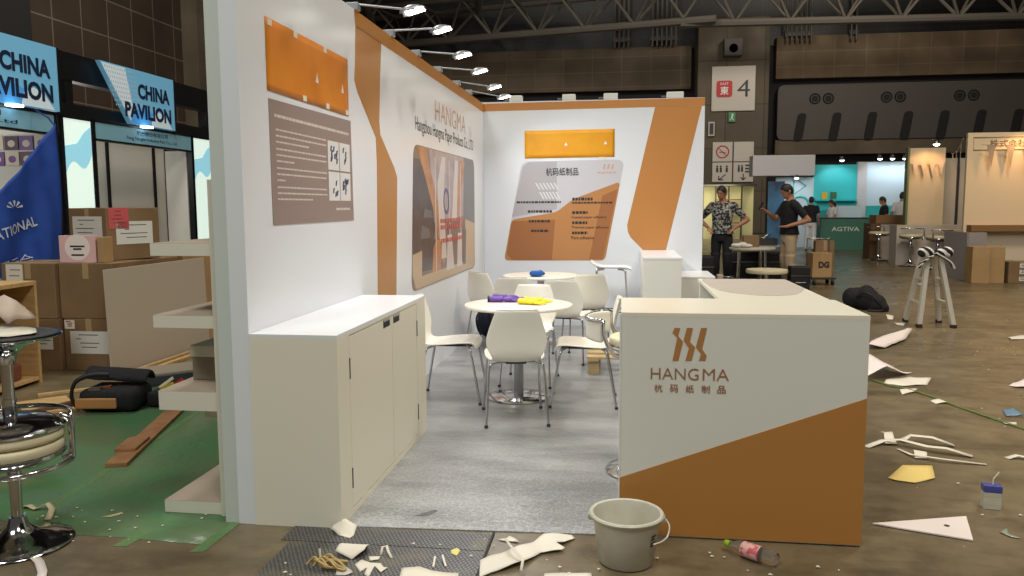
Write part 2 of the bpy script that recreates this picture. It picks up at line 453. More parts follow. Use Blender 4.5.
    for z in (-.18, -.34, -.5): mb.bar((.62, -.07, z), (.9, -.07, z), .02, .08, (0, 0, 1))
    mb.bar((.53, -.07, -.6), (.53, -.07, -.92), .02, .05, (1, 0, 0)); mb.bar((.53, -.07, -.92), (.4, -.07, -.78), .02, .05, (1, 0, 0)); mb.bar((.53, -.07, -.92), (.66, -.07, -.78), .02, .05, (1, 0, 0))
    mb.build('toilet_symbols', INK, sg)
    sg = thing('exit_sign', 'small green running-man exit sign on pillar under the numbered sign', 'exit sign', (5.515, 42.22, 5.96))
    MB().box(-.17, .17, -.06, .08, -.24, .24, .01).build('housing', mat('exit green', (60, 120, 80), .5, emit=.25), sg)
    mb = MB().ell((.02, -.07, .12), (.05, .015, .05)); mb.bar((.02, -.065, .06), (-.02, -.065, -.04), .02, .07, (1, 0, 0)); mb.bar((-.02, -.065, -.04), (.08, -.065, -.16), .02, .03, (1, 0, 0)); mb.bar((-.02, -.065, -.04), (-.1, -.065, -.14), .02, .03, (1, 0, 0))
    mb.build('running_man', WHITEINK, sg)
    sg = thing('wall_lamp_box', 'pale rectangular box fixed to pillar above the four-part sign', 'wall box', (4.50, 42.25, 5.38))
    MB().box(-.16, .16, -.1, .04, -.36, .36, .02).build('case', sw, sg); MB().box(-.1, .1, -.12, -.1, -.28, .28).build('grille', DARKGREY, sg)
    sg = thing('pillar_speaker', 'grey projecting loudspeaker box near the top of pillar', 'loudspeaker', (5.45, 42.28, 9.3))
    MB().box(-.45, .45, -.6, .02, -.35, .5, .03).build('cabinet', duct, sg); MB().lathe([(0, .02), (.2, .02), (.22, 0)], (0, -.62, 0), 16, 'y').build('cone', dark, sg)
    # cable trays dropping from the roof in front of the end wall
    for n, x, k in (('narrow', -.47, 4), ('wide', 1.5, 6), ('single', 11.45, 2), ('far', 8.3, 6)):
        t = thing('hanging_pipe_bundle', {'narrow': 'narrow bundle of vertical pipes dropping from roof above amber board', 'wide': 'broad bundle of vertical pipes on wall beside pillar top',
                                  'single': 'pair of thin vertical pipes above the duct casing', 'far': 'ribbed bundle of pipes between pillar and duct casing'}[n], 'pipes', (x, 43.2, 9.6))
        for i in range(k):
            MB().tube([(i*.24, 0, .2), (i*.24, 0, 3.8)], .055, 6).build('pipe', mat('dim pipe', (92, 86, 78), .6), t)
        MB().box(-.1, k*.24-.14, .02, .3, .5, .7).build('bracket', DARKGREY, t)

def truss(name_label, A, B, z, h, step, parent_group=None):
    """roof truss girder: two chords and zigzag web"""
    A = Vector(A); B = Vector(B); L = (B-A).length; d = (B-A)/L; s = Vector((-d.y, d.x, 0))
    t = thing('roof_truss', name_label, 'truss', (0, 0, 0))
    tm = mat('dim painted truss steel', (92, 86, 78), .7); Z = Vector((0, 0, 1))
    mb = MB(); mb.tube([A+Z*z, B+Z*z], .19, 8); mb.build('bottom_chord', tm, t, 40)
    for k in (-1, 1):
        mb = MB(); mb.tube([A+Z*(z+h)+s*k*1.1, B+Z*(z+h)+s*k*1.1], .13, 8); mb.build('top_chord', tm, t, 40)
    n = int(L/step)
    for i in range(n):
        p = A+d*(i*step); q = A+d*((i+.5)*step); r = A+d*((i+1)*step)
        mb = MB()
        for k in (-1, 1):
            mb.tube([p+Z*z, q+Z*(z+h)+s*k*1.1, r+Z*z], .085, 6)
        mb.tube([q+Z*(z+h)+s*1.1, q+Z*(z+h)-s*1.1], .07, 6)
        mb.build('web_brace', tm, t, 40)
    return t

def build_roof():
    truss('long roof truss crossing above the booth back wall up to pillar', (-16, 42.3, 0), (4.2, 38.3, 0), 10.0, 1.7, 2.4)
    truss('roof truss over the grey duct casing beyond the pillar', (2.6, 38.6, 0), (25, 40, 0), 9.9, 1.9, 2.5)
    truss('roof truss running into the depth above the arm lamps, farther of two', (-9.5, 26, 0), (-13, 41, 0), 11.0, 1.6, 2.4)
    truss('roof truss running into the depth above the arm lamps, nearer of two', (-4.0, 24, 0), (-7.2, 40, 0), 11.2, 1.7, 2.4)
    truss('high roof truss crossing behind the depth-running trusses', (-17, 33.5, 0), (0, 33.0, 0), 10.6, 1.8, 2.4)
    hb = mat('high bay lamp glow', (250, 245, 235), .5, emit=9.)
    for i, (x, y) in enumerate(((-9.0, 33.5), (-8.15, 33.3))):
        t = thing('high_bay_lamp', ['small bright ceiling lamp among the trusses, higher of the close pair', 'small bright ceiling lamp among the trusses, lower of the close pair'][i], 'ceiling lamp', (x, y, 11.4-i*.42))
        MB().lathe([(.06, .9), (.06, .35), (.25, .3), (.4, 0), (.36, 0)], (0, 0, 0), 16).build('reflector', STEEL, t, 50)
        MB().lathe([(0, .02), (.35, .02), (.36, .06)], (0, 0, 0), 16).build('diffuser', hb, t)

# ================================================================= booth shell
def build_booth():
    w = struct(MB().box(X0-.085, X0, 3.42, Y0, 0, 2.758).build('wall_left', WALLW))
    struct(MB().box(X0-.155, X0-.087, 3.425, Y0+.1, 0, 2.758).build('wall_left_outer', mat('grey white panel edge', (206, 212, 208), .4)))
    struct(MB().box(X0-.06, .965, Y0, Y0+.1, 0, 2.775).build('wall_back', WALLW))
    # caramel bands printed on the wall film
    mb = MB().prism([(5.04, 2.655), (Y0, 2.655), (Y0, 2.757), (5.02, 2.757)], (X0, 0, 0), *FX, 0, .002)
    mb.prism([(5.04, 2.66), (5.02, 2.45), (4.99, 2.31), (5.05, 2.24), (5.42, 1.98), (5.43, 1.8), (5.38, .80), (5.84, .80), (5.93, 1.72), (5.86, 1.79), (5.52, 2.01), (5.505, 2.1), (5.545, 2.4), (5.59, 2.66)], (X0, 0, 0), *FX, 0, .002)
    struct(mb.build('trim_2', BROWN))
    mb = MB().prism([(X0, 2.665), (.965, 2.675), (.965, 2.772), (X0, 2.757)], (0, Y0, 0), *FY, 0, .002)
    mb.prism([(.38, 2.672), (.063, 1.26), (.07, 1.18), (.105, 1.11), (.258, .955), (.535, .955), (.93, 2.673)], (0, Y0, 0), *FY, 0, .0015)
    struct(mb.build('trim_3', BROWN2))
    # carpet
    mb = MB().prism([(-1.285, 3.44), (-.132, 3.495), (1.0, 3.56), (1.06, 9.8), (-1.71, 9.8), (-1.71, 5.06), (-1.285, 5.06)], (0, 0, .0), (1, 0, 0), (0, 1, 0), .0005, .006)
    o = mb.build('carpet', FILM); tag(o, 'grey booth carpet covered with shiny crumpled film', 'carpet')
    o = sheet('scrap_of_grey_film', [(-.988, 3.594), (-.903, 3.686), (-.889, 3.67), (-.922, 3.602)], mat('grey film', (96, 98, 98), .4), z=.0065, amp=.003)
    tag(o, 'small dark grey torn scrap lying on the filmed carpet', 'scrap')
    # steel cover plates in the hall floor
    o = MB().box(-1.515, -.582, 3.262, 3.438, .0005, .004).build('floor_plate', TREAD); tag(o, 'narrow tread-pattern steel floor plate along the carpet edge', 'floor plate')
    o = MB().box(-1.47, -.565, 2.2, 3.256, .0005, .004).build('floor_plate', TREAD); tag(o, 'large tread-pattern steel floor plate under the torn scraps', 'floor plate')
    o = MB().box(-.576, -.566, 2.2, 3.46, .0005, .007).build('plate_edge_strip', BLACK); tag(o, 'thin black edge strip beside the steel floor plates', 'edge strip')

    # taped cover sheets
    t = thing('cover_sheet', 'orange cover paper taped high on side wall above grey info poster', 'cover sheet', (X0, 4.285, 2.24))
    MB().grid(lambda u, v: (.0025+.0012*noise.noise(Vector((u*7, v*4, 1))), -.578+1.158*u, -.175+.35*v), 24, 10).build('paper', ORANGE, t, 60, [solid(.0015, 0)])
    for a, b in ((-.53, .155), (-.22, .16), (.2, .16), (-.12, -.155), (.22, -.155), (.545, -.155)):
        MB().box(.0042, .0047, a-.025, a+.025, b-.015, b+.015).build('tape', TAPE, t)
    for a, b in ((.06, -.02), (.47, -.02)):
        MB().prism([(a-.02, b-.025), (a+.025, b-.025), (a+.005, b+.03)], (.0042, 0, 0), *FX, 0, .001).build('tear', WHITEINK, t)
    t = thing('cover_sheet', 'amber cover paper taped on back wall above the slanted product poster', 'cover sheet', (-.648, Y0, 2.25))
    MB().grid(lambda u, v: (-.55+1.1*u, -.003-.0012*noise.noise(Vector((u*7, v*4, 3))), -.168+.336*v+.006*u), 24, 8).build('paper', YELLOW, t, 60, [solid(.0015, 0)])
    for a, b in ((-.04, .0), (.44, .01)):
        MB().prism([(a-.02, b-.02), (a+.02, b-.02), (a, b+.025)], (0, -.0048, 0), *FY, 0, .001).build('tear', WHITEINK, t)
    MB().box(.36, .44, -.0055, -.005, -.2, -.16).build('tape', TAPE, t)

    # grey info poster
    t = thing('info_poster', 'taupe text poster with four small pictures on side wall under orange sheet', 'poster', (X0, 0, 0))
    MB().prism([(3.722, 1.412), (4.91, 1.415), (4.895, 2.04), (3.717, 2.028)], (0, 0, 0), *FX, .0, .003).build('sheet', mat('taupe print', (152, 134, 128), .4), t)
    mb = MB()
    def words_row(y0, y1, z, h, seed):
        rnd = random.Random(seed); y = y0
        while y < y1:
            w = min(rnd.uniform(.015, .06), y1-y)
            if w > .006: mb.prism([(y, z-h/2), (y+w, z-h/2), (y+w, z+h/2), (y, z+h/2)], (.003, 0, 0), *FX, 0, .0006)
            y += w+.006
    words_row(3.775, 4.85, 1.953, .015, 1)
    zz = [1.885, 1.855, 1.825, 1.79, 1.76, 1.73, 1.695, 1.665, 1.635, 1.6, 1.57, 1.54]
    for i, z in enumerate(zz):
        words_row(3.785, {3: 4.46, 2: 4.2, 5: 4.0, 8: 3.88, 11: 4.24}.get(i, 4.46), z, .0085, 10+i)
    words_row(4.6, 4.84, 1.487, .014, 77)
    mb.build('lettering', mat('soft white ink', (214, 204, 198), .5), t)
    for i, (a, b) in enumerate(((4.486, 1.718), (4.68, 1.718), (4.488, 1.537), (4.68, 1.537))):
        f = MB().box(.003, .0045, a, a+.178, b, b+.17).build('picture', mat('pale picture', (226, 224, 222), .5), t)
        mb = MB(); rnd = random.Random(40+i)
        for _ in range(9 if i in (0, 3) else 4):
            y = a+rnd.uniform(.03, .13); z = b+rnd.uniform(.02, .12)
            mb.prism([(y, z), (y+.02, z), (y+.035, z+.035), (y+.008, z+.03)], (.0045, 0, 0), *FX, 0, .0006)
        mb.build('drawing', mat('blue grey ink', (84, 86, 120), .5), f)
    # company name on the side wall
    t = thing('wall_lettering', 'copper outlined company name above black subtitle on side wall', 'lettering', (X0, 0, 0))
    mb = MB(); add_text(mb, 'HANGMA', (0, 7.93, 2.38), *FX, 1.42, .185, off=-.012, lift=.001); mb.build('headline', mat('copper letter', (214, 160, 122), .4), t)
    mb = MB(); add_text(mb, 'Hangzhou Hangma Paper Products Co., LTD', (0, 7.79, 2.175), *FX, 2.58, .15, lift=.001); mb.build('subtitle', INK, t)

    # photo mural on the side wall
    t = thing('photo_mural', 'big rounded photo print of paper workshop on side wall below company name', 'mural', (X0, 0, 0))
    cols = [mat('mural ground', (150, 128, 112), .32, col2=(120, 104, 98), scale=3), mat('mural dark', (88, 78, 76), .32, col2=(70, 62, 62), scale=6), mat('mural orange', (200, 142, 92), .32, col2=(170, 116, 76), scale=6), mat('mural mauve', (156, 140, 146), .32, col2=(190, 172, 168), scale=5),
            mat('mural beige', (198, 172, 140), .32), mat('mural pale', (212, 200, 196), .32), mat('mural red', (186, 92, 82), .32), mat('mural ink', (84, 78, 120), .32), mat('mural grey', (112, 110, 112), .32)]
    mb = MB(); mb.prism(rpoly([(6.29, .8), (9.12, .79), (9.12, 2.03), (6.43, 2.015)], .12), (0, 0, 0), *FX, 0, .004)
    def pp(mi, pts, k):
        mb.mi = mi; mb.prism(pts, (.004, 0, 0), *FX, 0, .0004*k)
    pp(1, [(6.325, 1.15), (7.0, 1.1), (7.15, 1.3), (7.05, 1.62), (6.6, 1.9), (6.415, 1.9)], 1)
    pp(1, [(6.315, .95), (7.2, .92), (7.3, 1.2), (6.34, 1.2)], 1.4)
    pp(8, [(8.5, 1.35), (9.115, 1.3), (9.115, 1.92), (9.02, 2.02), (8.5, 2.02)], 1)
    pp(4, [(8.55, .80), (9.02, .80), (9.115, .9), (9.115, 1.3), (8.55, 1.36)], 2.4)
    pp(4, [(6.312, .93), (6.42, .81), (6.62, .81), (6.64, 1.12), (6.33, 1.1)], 3)
    pp(3, [(7.1, 1.35), (8.45, 1.4), (8.5, 2.015), (6.95, 2.01)], 2)
    pp(2, [(6.53, 2.008), (6.8, 2.008), (7.3, 1.5), (7.6, 1.0), (7.45, .95), (7.05, 1.5)], 3)
    pp(2, [(8.3, 1.98), (8.55, 1.98), (8.2, 1.4), (8.0, 1.4)], 3.4)
    pp(5, [(7.25, 1.7), (7.45, 1.97), (7.6, 1.97), (7.5, 1.6), (7.6, 1.0), (7.35, 1.0)], 4)
    pp(5, [(7.85, 1.35), (8.05, 1.97), (8.2, 1.97), (8.1, 1.35)], 4)
    pp(5, [(7.6, .87), (7.95, .87), (7.85, 1.22), (7.65, 1.22)], 5)
    pp(5, [(8.1, .87), (8.35, .87), (8.35, 1.22), (8.15, 1.22)], 5)
    pp(8, [(8.4, .87), (8.55, .87), (8.6, 1.25), (8.42, 1.25)], 5)
    pp(2, [(7.0, .9), (7.35, .9), (7.4, 1.15), (7.2, 1.2), (7.05, 1.12)], 5)
    pp(8, [(6.6, 1.22), (6.95, 1.22), (6.9, 1.3), (6.65, 1.34)], 4); pp(8, [(6.7, 1.4), (7.05, 1.4), (7.0, 1.46), (6.75, 1.48)], 4)
    pp(4, [(6.45, .805), (8.6, .80), (8.6, .9), (6.45, .9)], 4)
    for yy in (7.15, 7.75, 8.3): pp(5, [(yy, .9), (yy+.03, .9), (yy+.03, 1.95), (yy, 1.95)], 6)
    mb.mi = 7
    for cy, cz in ((7.62, 1.55),):
        n = 18
        for k in range(n):
            a0 = 2*PI*k/n; a1 = 2*PI*(k+1)/n
            mb.prism([(cy+.13*math.cos(a0), cz+.13*math.sin(a0)), (cy+.13*math.cos(a1), cz+.13*math.sin(a1)), (cy+.09*math.cos(a1), cz+.09*math.sin(a1)), (cy+.09*math.cos(a0), cz+.09*math.sin(a0))], (.004, 0, 0), *FX, 0, .003)
    mb.mi = 6; rnd = random.Random(5)
    for z in (1.36, 1.3, 1.17):
        y = 7.35
        while y < 8.35:
            w = rnd.uniform(.05, .1); mb.prism([(y, z-.02), (y+w, z-.02), (y+w, z+.02), (y, z+.02)], (.004, 0, 0), *FX, 0, .0035); y += w+.025
    mb.build('print', cols, t)

    # slanted product poster on the back wall
    t = thing('product_poster', 'slanted grey and copper product poster with rounded corners on back wall', 'poster', (0, Y0, 0))
    pc = [mat('poster pale grey', (204, 202, 208), .32), mat('poster copper', (190, 134, 84), .32), mat('poster dark copper', (166, 110, 70), .32), mat('poster mid grey', (180, 176, 180), .32), mat('poster white streak', (222, 220, 224), .32)]
    def xe(z): return (-1.463+(z-.82)*(.229/1.222), -.205+(z-.82)*(.23/1.24))     # left/right edge at height z
    mb = MB()
    out = rpoly([(xe(.82)[0], .82), (xe(.82)[1], .825), (xe(2.05)[1], 2.055), (xe(2.045)[0], 2.045)], .1)
    mb.prism(out, (0, 0, 0), *FY, 0, .003)
    mb.mi = 3; mb.prism([(xe(1.33)[0]+.004, 1.36), (-.8, 1.46), (-.8, 2.042), (xe(2.0)[0]+.09, 2.038), (xe(2.0)[0]+.02, 1.98)], (0, 0, 0), *FY, .003, .0034)
    mb.mi = 1
    mb.prism(rpoly([(xe(.82)[0], .82), (xe(.82)[1], .825), (xe(1.79)[1], 1.79), (-.6, 1.58), (-.807, 1.42), (xe(1.33)[0], 1.33)], .06), (0, 0, 0), *FY, .003, .0036)
    mb.mi = 2
    mb.prism([(xe(.9)[0]+.02, .9), (-1.36, .826), (-.86, .826), (-.82, 1.33), (xe(1.3)[0]+.01, 1.31)], (0, 0, 0), *FY, .0036, .004)
    mb.prism([(-.4, .84), (-.23, .84), (xe(1.7)[1]-.015, 1.70), (xe(1.7)[1]-.2, 1.62)], (0, 0, 0), *FY, .0036, .004)
    mb.mi = 4
    for i in range(6):
        mb.prism([(-1.07+i*.045, 1.78), (-1.05+i*.045, 1.78), (-1.0+i*.045, 1.70), (-1.02+i*.045, 1.70)], (0, 0, 0), *FY, .0036, .004)
        mb.prism([(-1.02+i*.04, 1.67), (-1.0+i*.04, 1.67), (-.95+i*.04, 1.58), (-.97+i*.04, 1.58)], (0, 0, 0), *FY, .0036, .004)
    mb.build('print', pc, t)
    mb = MB(); add_text(mb, '杭码纸制品', (-.735, -.0036, 1.915), *FY, .4, .1, off=.02); mb.build('headline', INK, t)
    for i, s in enumerate(('Coated paper adhesive', 'Thermal paper adhesive', 'Pure adhesive')):
        mb = MB(); add_text(mb, s, (-.62+.5*[.86, .92, .56][i]*.5, -.0045, 1.355-i*.125), *FY, .5*[.86, .92, .56][i], .04, off=.01); mb.build('text_line', INK, t)
    mb = MB()
    rnd = random.Random(9)
    def bars(x, x1, z, h):
        while x < x1:
            w = rnd.uniform(.02, .045); mb.prism([(x, z-h/2), (min(x+w, x1), z-h/2), (min(x+w, x1), z+h/2), (x, z+h/2)], (0, 0, 0), *FY, .004, .0048); x += w+.008
    bars(-.61, -.36, 1.58, .035); bars(-.61, -.12, 1.535, .022)
    for k in range(3): bars(-.61, -.42, 1.415-k*.125, .033)
    bars(-1.3, -.75, 1.545, .024); bars(-1.16, -.86, 1.43, .03); bars(-1.15, -.88, 1.31, .03); bars(-1.12, -.9, 1.19, .03)
    mb.build('print_lines', INK, t)
    mb = MB()
    for i in range(3): mb.prism([(-.24+i*.05, 1.94), (-.215+i*.05, 1.94), (-.20+i*.05, 2.0), (-.225+i*.05, 2.0)], (0, 0, 0), *FY, .0036, .0044)
    bars(-.3, -.08, 1.9, .02); mb.build('emblem', mat('pale copper ink', (206, 176, 156), .4), t)

def arm_lamp(label, y, z, dz, rz):
    t = thing('arm_lamp', label, 'arm lamp', (X0-.03, y, 2.758), rz, 'arm lamps along the top of the booth wall')
    gm = mat('grey lamp metal', (176, 178, 182), .35, .6)
    MB().box(-.035, .05, -.03, .03, -.0, .05, .006).build('clamp', gm, t)
    MB().tube([(0, 0, .045), (.34, 0, .02+dz)], .0075, 8).build('arm', gm, t, 50)
    h = Matrix.Translation((.41, 0, .0+dz)) @ Matrix.Rotation(R(-14), 4, 'Y') @ Matrix.Scale(.82, 4)
    mb = MB(); mb.M = h
    mb.grid(lambda u, v: ((-.1+.19*v), .075*math.sin(PI*min(1, .25+v*.75))*math.cos(PI*u), .055*math.sin(PI*u)*math.sin(PI*min(1, .2+v*.7))), 12, 8)
    mb.build('shade', gm, t, 60, [solid(.004)])
    mb = MB(); mb.M = h; mb.box(-.06, .085, -.055, .055, -.004, .006, .003)
    mb.build('bulb', mat('lamp lens glow', (255, 250, 240), .4, emit=14.), t)
    return t

def build_lamps():
    labs = ['arm lamp nearest the orange cover sheet, first along side wall', 'second arm lamp along the side wall counted from orange sheet', 'third arm lamp along the side wall counted from orange sheet',
            'fourth arm lamp along the side wall counted from orange sheet', 'fifth arm lamp along the side wall, one before the corner', 'last arm lamp on the side wall, next to the booth corner']
    labs.append('arm lamp above the grey info poster and orange sheet, closest to wall end')
    for i, (y, dz, rz) in enumerate(((5.07, -.02, 0), (5.87, .03, .0), (6.65, -.01, 0), (7.45, -.01, 0), (8.3, -.03, .06), (8.97, -.04, .1), (4.25, 0, 0))):
        arm_lamp(labs[i], y, 2.758, dz, rz)
        l = bpy.data.lights.new('arm_lamp_light', 'SPOT'); l.energy = LAMP; l.spot_size = R(160); l.spot_blend = .8; l.shadow_soft_size = .12; l.color = (.97, .99, 1)
        o = bpy.data.objects.new('arm_lamp_light', l); COL.objects.link(o); o.location = (X0+.44, y, 2.715+dz)
        o.rotation_euler = (0, R(-32), 0)
    labs = ['white clamp box on back wall rim, first from the booth corner', 'white clamp box on back wall rim above the amber sheet', 'white clamp box on back wall rim, third from the booth corner', 'white clamp box on back wall rim above the copper band']
    for i, (x, w) in enumerate(((-1.31, .16), (-.656, .16), (-.15, .17), (.616, .2))):
        t = thing('rim_clamp', labs[i], 'clamp', (x, Y0+.05, 2.775), 0, 'clamp boxes on the back wall rim')
        MB().box(-w/2, w/2, -.05, .06, 0, .075, .008).build('case', LABELW, t)
        MB().box(-w/2-.06, -w/2, -.01, .01, .02, .035).build('pin', STEEL, t)
    # hall lights
    def area(x, y, z, s, e, c, tgt=None):
        l = bpy.data.lights.new('hall_light', 'AREA'); l.shape = 'DISK'; l.size = s; l.energy = e; l.color = c
        o = bpy.data.objects.new('hall_light', l); COL.objects.link(o); o.location = (x, y, z)
        if tgt:
            o.rotation_euler = (Vector(tgt)-Vector((x, y, z))).to_track_quat('-Z', 'Y').to_euler()
    area(3.5, -3.5, 11, 3.5, HALL*.5, (1, .97, .9), (0, 5, .5))
    area(4.5, 3, 12, 2.5, HALL*.55, (1, .93, .8))
    area(-5, -4, 11, 3.5, HALL*.66, (.95, 1, .91), (-2, 5, .5))
    area(-5, 9, 12, 2.5, HALL*.5, (1, .95, .86))
    area(7, 11, 12, 2.5, HALL*.9, (1, .86, .66))
    area(10, 30, 13, 3., HALL*.85, (1, .9, .76), (11, 44, 7))
    area(-2, 30, 13, 3., HALL*.58, (1, .93, .82), (-2, 44, 8))
    area(-9, 20, 12.5, 3., HALL*1.0, (1, .93, .82), (-18, 26, 6))
    area(4, 20, 6, 8., HALL*.35, (1, .92, .82), (4, 34, 14))
HALL = 900.
LAMP = 30.
def catmull(P, n):
    P = [Vector(p) for p in P]; out = []
    for i in range(len(P)-1):
        p0 = P[max(i-1, 0)]; p1 = P[i]; p2 = P[i+1]; p3 = P[min(i+2, len(P)-1)]
        for k in range(n):
            t = k/n
            out.append(.5*((2*p1)+(p2-p0)*t+(2*p0-5*p1+4*p2-p3)*t*t+(3*p1-p0-3*p2+p3)*t**3))
    out.append(P[-1]); return out

def build_cabinet():
    t = thing('storage_cabinet', 'long cream low cabinet with two doors against the side wall', 'cabinet', (0, 0, 0))
    mb = MB().box(X0+.002, -1.303, 3.416, 5.05, .0, .9); mb.mi = 2; mb.box(X0+.002, -1.285, 3.416, 5.05, .9, .916); mb.mi = 0; mb.box(-1.303, -1.285, 3.577, 4.836, .890, .9)
    mb.box(-1.303, -1.285, 3.416, 3.577, 0, .9); mb.box(-1.303, -1.285, 4.836, 5.05, 0, .9); mb.box(-1.303, -1.285, 3.577, 4.836, 0, .036)
    mb.mi = 1; mb.box(-1.3028, -1.3018, 3.577, 4.836, .036, .894)  # dark plane behind the doors, paints the shadow in their gaps
    mb.build('body', [CABW, mat('painted gap shade', (46, 38, 30), .8), WHITE], t)
    for y0, y1, hy in ((3.583, 4.288, 4.13), (4.295, 4.83, 4.32)):
        d = MB().box(-1.300, -1.2855, y0, y1, .042, .885, .001).build('door', CABW, t)
        mb = MB().box(-1.2862, -1.284, hy, hy+.12, .838, .882); mb.mi = 1
        mb.box(-1.285, -1.280, hy, hy+.12, .872, .884, .001); mb.build('handle', [BLACK, STEEL], d)
        hy2 = y0-.004 if y0 < 4 else y1+.003
        for z in (.14, .68):
            MB().tube([(-1.2845, hy2, z), (-1.2845, hy2, z+.1)], .0045, 6).build('hinge', DARKGREY, d)

def build_counter():
    t = thing('reception_counter', 'white and caramel reception counter with company emblem and L-shaped top', 'counter', (0, 0, 0))
    mb = MB().box(0, 1.052, 3.512, 4.08, .0065, 1.01)
    mb.box(1.0, 1.03, 4.08, 5.2, .0065, 1.01); mb.box(.5, 1.03, 5.17, 5.2, .0065, 1.01); mb.box(.5, 1.0, 4.08, 5.17, .45, .47)
    mb.build('body', CTRW, t)
    mb = MB().prism([(0, 3.5115), (1.0525, 3.5115), (1.0525, 4.09), (1.0305, 4.09), (1.0305, 5.2), (.49, 5.2), (.49, 4.09), (0, 4.09)], (0, 0, 0), (1, 0, 0), (0, 1, 0), 1.01, 1.027)
    mb.build('worktop', mat('satin white counter top', (232, 226, 208), .3), t)
    MB().box(-.006, 0, 3.506, 3.53, 0, 1.02).build('edge_trim', WHITE, t)
    MB().prism([(0, 0.01), (1.052, 0.01), (1.052, .668), (0, .272)], (0, 3.512, 0), *FY, 0, .0025).build('printed_band', BROWN, t)
    mb = MB()
    for L in ([(.234, .962), (.258, .962), (.25, .926), (.271, .901), (.253, .816), (.227, .815), (.246, .918), (.225, .941)],
              [(.287, .963), (.313, .963), (.301, .9), (.324, .877), (.31, .817), (.283, .816), (.297, .872), (.274, .907)],
              [(.348, .964), (.374, .964), (.354, .87), (.374, .841), (.369, .818), (.342, .818), (.35, .849), (.327, .877)]):
        mb.prism(L, (0, 3.512, 0), *FY, 0, .0025)
    em = mat('copper emblem', (178, 126, 76), .35)
    mb.build('emblem', em, t)
    mb = MB(); add_text(mb, 'HANG', (.237, 3.5095, .756), *FY, .208, .052, off=-.008); add_text(mb, 'MA', (.4155, 3.5095, .756), *FY, .113, .052, off=-.008)
    mb.build('lettering', mat('copper lettering', (160, 108, 78), .4), t); mb = MB()
    for i, c in enumerate('杭码纸制品'): add_text(mb, c, (.167+i*.0685, 3.5095, .69), *FY, .036, .036, off=.008)
    mb.build('lettering', mat('copper lettering', (160, 108, 78), .4), t)
    arc = [(.515, 5.17), (.50, 5.03)]  # outline of the lamp shadow, laid on the arm top as grey colour
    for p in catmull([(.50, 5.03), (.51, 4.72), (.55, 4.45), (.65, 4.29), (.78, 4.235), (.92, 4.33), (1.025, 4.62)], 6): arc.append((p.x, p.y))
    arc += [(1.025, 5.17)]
    o = MB().prism(arc, (0, 0, 0), (1, 0, 0), (0, 1, 0), 1.0272, 1.0295).build('counter_shadow', mat('grey painted shadow', (186, 176, 164), .5))
    tag(o, 'grey curved-edge painted lamp shadow on the side arm of reception counter', 'painted shadow')

def build_plinths():
    t = thing('display_plinth', 'taller white display plinth against back wall below caramel band', 'plinth', (0, 0, 0))
    MB().box(.225, .625, 8.42, 9.795, 0, .93).build('body', CTRW, t, None, [bevelm(.003)]); MB().box(.222, .628, 8.415, 9.798, .93, .955).build('top_plate', WHITE, t, None, [bevelm(.003)])
    t = thing('display_plinth', 'lower white display plinth beside the taller one at back wall end', 'plinth', (0, 0, 0))
    MB().box(.632, 1.03, 8.98, 9.795, 0, .685).build('body', CTRW, t, None, [bevelm(.003)]); MB().box(.632, 1.035, 8.975, 9.798, .685, .705).build('top_plate', WHITE, t, None, [bevelm(.003)])

def make_chair(label):
    t = thing('plastic_chair', label, 'chair', (0, 0, 0), 0, 'ivory moulded chairs around the booth tables')
    prof = catmull([(.235, .405), (.225, .437), (.19, .455), (.08, .452), (-.05, .44), (-.13, .435), (-.175, .455), (-.2, .51), (-.212, .58), (-.225, .66), (-.245, .74), (-.26, .798), (-.262, .805)], 2)
    wid = catmull([(.175, 0), (.185, 0), (.198, 0), (.212, 0), (.205, 0), (.176, 0), (.165, 0), (.19, 0), (.211, 0), (.192, 0), (.166, 0), (.144, 0), (.141, 0)], 2)
    n = len(prof)
    def fn(u, v):
        i = min(int(round(v*(n-1))), n-1); p = prof[i]; w = wid[i].x; s = math.sin((u-.5)*PI)
        back = max(0, min(1, (p.y-.46)/.1))
        dish = (s*s)*.035
        ends = 1-.0*(abs(s)**4)
        y = p.x+dish*back*.9
        z = p.y+dish*.45*(1-back)
        return (s*w*ends, y, z)
    MB().grid(fn, 11, n).build('seat_shell', PLASTW, t, 80, [solid(.011), subsurf(1)])
    for sx in (-1, 1):
        for sy, yf in ((1, .17), (-1, -.12)):
            MB().tube(catmull([(sx*.06, yf-.02*sy, .428), (sx*.12, yf, .426), (sx*.165, yf+.02*sy, .42), (sx*.187, yf+.03*sy, .39), (sx*.2, yf+.07*sy, .18), (sx*.212, yf+.1*sy, .006)], 4), .0095, 8).build('leg', CHROME, t, 60)
            MB().lathe([(0, 0), (.013, 0), (.013, .018), (.0095, .02)], (sx*.212, yf+.1*sy, 0), 10).build('foot_cap', DARKGREY, t, 40)
    MB().box(-.07, .07, -.14, .19, .421, .43, .002).build('seat_bracket', DARKGREY, t)
    return t

def make_table(label, loc):
    t = thing('round_table', label, 'table', loc)
    MB().lathe([(0, .712), (.39, .712), (.415, .716), (.422, .727), (.418, .737), (.405, .74), (0, .74)], seg=56).build('tabletop', mat('ivory tabletop', (238, 233, 220), .3), t, 40)
    MB().lathe([(0, .0), (.24, .0), (.245, .008), (.235, .016), (.1, .028), (.05, .034), (0, .034)], seg=48).build('base', CHROME, t, 40)
    MB().lathe([(.038, .03), (.038, .7), (.1, .705), (.1, .712), (0, .712)], seg=24).build('column', STEEL, t, 40)
    return t

